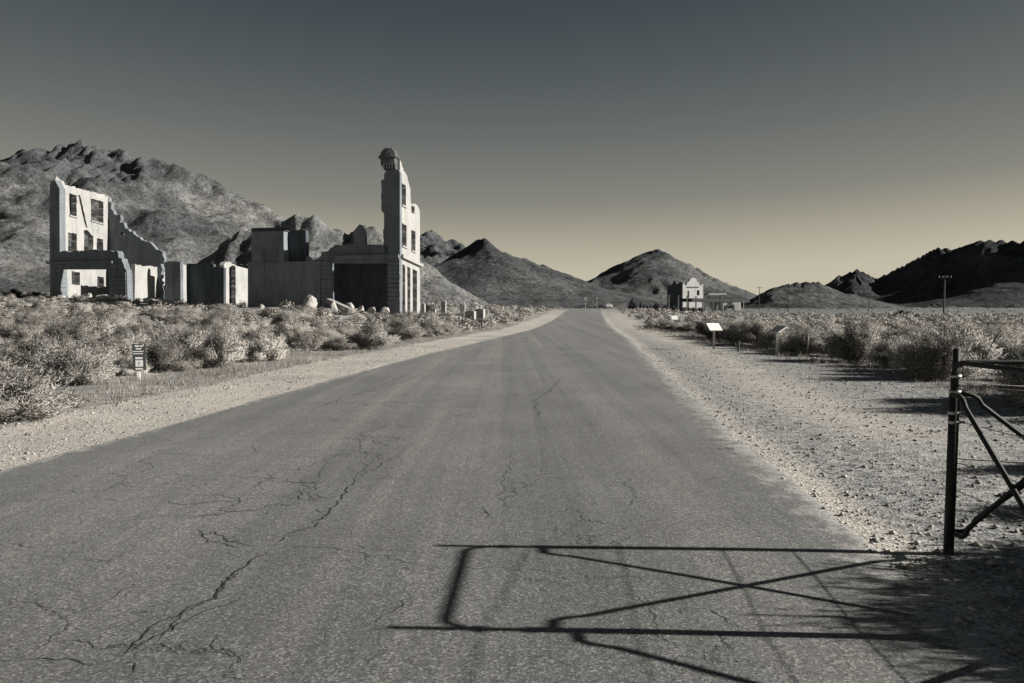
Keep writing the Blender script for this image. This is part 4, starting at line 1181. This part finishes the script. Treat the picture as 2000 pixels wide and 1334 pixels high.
field(6, 60, 1.5, lambda y: -0.72 * y - 3, lambda y: 0.72 * y + 5, .76, 1.75)
field(60, 130, 2.0, lambda y: -0.72 * y - 3, lambda y: 0.72 * y + 5, .75, 1.35)
field(130, 420, 5.0, lambda y: -0.15 * y, lambda y: 0.72 * y + 5, .30, 1.6)
cand.sort(key=lambda c: -(c[2] / c[1]))
NI = 270
for n_, (x, y, w, h) in enumerate(cand[:NI]):
    left = x < float(xl(y)); px = 1000 + F * x / y
    if left:
        if float(xl(y)) - x < 5.2 and y < 45: lb, gp = 'pale sagebrush in the front row along the left gravel verge', 'sagebrush along the left verge'
        elif px < 250: lb, gp = 'pale sagebrush in the brush below the tall left shell', 'sagebrush below the tall shell'
        elif px < 480: lb, gp = 'pale sagebrush in the brush below the low middle walls', 'sagebrush below the low walls'
        else: lb, gp = 'pale sagebrush in the brush below the bank and its tower', 'sagebrush below the bank'
    else:
        if px < 1400: lb, gp = 'pale sagebrush between the white panel and the road end', 'sagebrush toward the depot'
        elif y < 30: lb, gp = 'pale dark-sided sagebrush in the front rows beyond the right gravel', 'sagebrush beyond the right gravel'
        else: lb, gp = 'pale sagebrush on the flats behind the right front rows', 'sagebrush on the right flats'
    shrub(x, y, w, h, lb, gp, False, parts=n_ < 60)
vs, ns = [], []
for (x, y, w, h) in cand[NI:]:
    b, bn = random.choice(LODA if y < 40 else LODB if y < 95 else LODC)
    a = random.uniform(0, 6.28); ca, sa = math.cos(a), math.sin(a)
    z = zg(x, y) - .02
    q = np.empty_like(b); m = bn.copy()
    q[..., 0] = (b[..., 0] * ca - b[..., 1] * sa) * w + x
    q[..., 1] = (b[..., 0] * sa + b[..., 1] * ca) * w + y
    q[..., 2] = b[..., 2] * h + z
    m[:, 0] = bn[:, 0] * ca - bn[:, 1] * sa; m[:, 1] = bn[:, 0] * sa + bn[:, 1] * ca
    vs.append(q); ns.append(m)
V = np.concatenate(vs); N_ = np.concatenate(ns)
props(obj('distant_brush', leaf_mesh('distant_brush', V, N_, M['sage']), None), 'far pale desert brush covering the flats to the hills', 'brush', kind='stuff')

# dry grass and weeds along the verges and between shrubs
def grass():
    n = 5200
    y = 5 + 55 * rng.random(n) ** 1.6
    side = rng.random(n) < .5
    X = np.where(side, xl(y) - 1.9 - rng.gamma(2.0, 1.0, n), xr(y) + np.clip(9.6 - xr(y), 3, 9) - 1.6 + rng.gamma(2.0, 1.1, n))
    Z = zbase(X, y)
    nb = 9
    a = rng.uniform(0, 6.28, (n, nb)); hh = rng.uniform(.05, .2, (n, 1)) * rng.uniform(.5, 1.2, (n, nb))
    r0 = rng.uniform(0, .07, (n, nb)); lean = rng.uniform(.01, .12, (n, nb))
    bx_, by_ = X[:, None] + np.cos(a) * r0, y[:, None] + np.sin(a) * r0
    w = .006
    t = a + rng.uniform(-1, 1, (n, nb))
    v0 = np.stack([bx_ - np.sin(t) * w, by_ + np.cos(t) * w, np.repeat(Z[:, None], nb, 1)], -1)
    v1 = np.stack([bx_ + np.sin(t) * w, by_ - np.cos(t) * w, np.repeat(Z[:, None], nb, 1)], -1)
    v2 = np.stack([bx_ + np.cos(a) * lean, by_ + np.sin(a) * lean, Z[:, None] + hh], -1)
    V = np.stack([v0, v1, v2], 2).reshape(-1, 3)
    props(obj('dry_grass', np_mesh('dry_grass', V, np.arange(len(V)), 3), M['grass']), 'thin dry grass and weeds along the brush edges', 'grass', kind='stuff')
grass()

# gravel stones on both shoulders
def gravel():
    n = 42000
    y = 3 + 27 * rng.random(n) ** 2.0
    side = rng.random(n) < .33
    wr_ = np.clip(10.2 - xr(y), 3, 9)
    u = rng.random(n)
    X = np.where(side, xl(y) + .12 - u ** .8 * 2.9, xr(y) - .12 + u ** 1.15 * wr_)
    sz = np.exp(rng.normal(math.log(.0075), .62, n)); sz = np.clip(sz, .004, .032)
    Z = zbase(X, y) + sz * .25
    o = np.array([(1, 0, 0), (-1, 0, 0), (0, 1, 0), (0, -1, 0), (0, 0, 1), (0, 0, -1)], float)
    f = np.array([(0, 2, 4), (2, 1, 4), (1, 3, 4), (3, 0, 4), (2, 0, 5), (1, 2, 5), (3, 1, 5), (0, 3, 5)])
    P = o[None] * rng.uniform(.6, 1.3, (n, 6, 1)) * np.array([1, 1, .7]) + rng.normal(0, .15, (n, 6, 3))
    a = rng.uniform(0, 6.28, n); ca, sa = np.cos(a)[:, None], np.sin(a)[:, None]
    Px = P[..., 0] * ca - P[..., 1] * sa; Py = P[..., 0] * sa + P[..., 1] * ca
    V = np.stack([Px, Py, P[..., 2]], -1) * sz[:, None, None] + np.stack([X, y, Z], -1)[:, None, :]
    Fc = f[None] + (np.arange(n) * 6)[:, None, None]
    props(obj('loose_gravel', np_mesh('loose_gravel', V.reshape(-1, 3), Fc.ravel(), 3), M['pebble']), 'loose pale gravel scattered over both road shoulders', 'gravel', kind='stuff')
gravel()
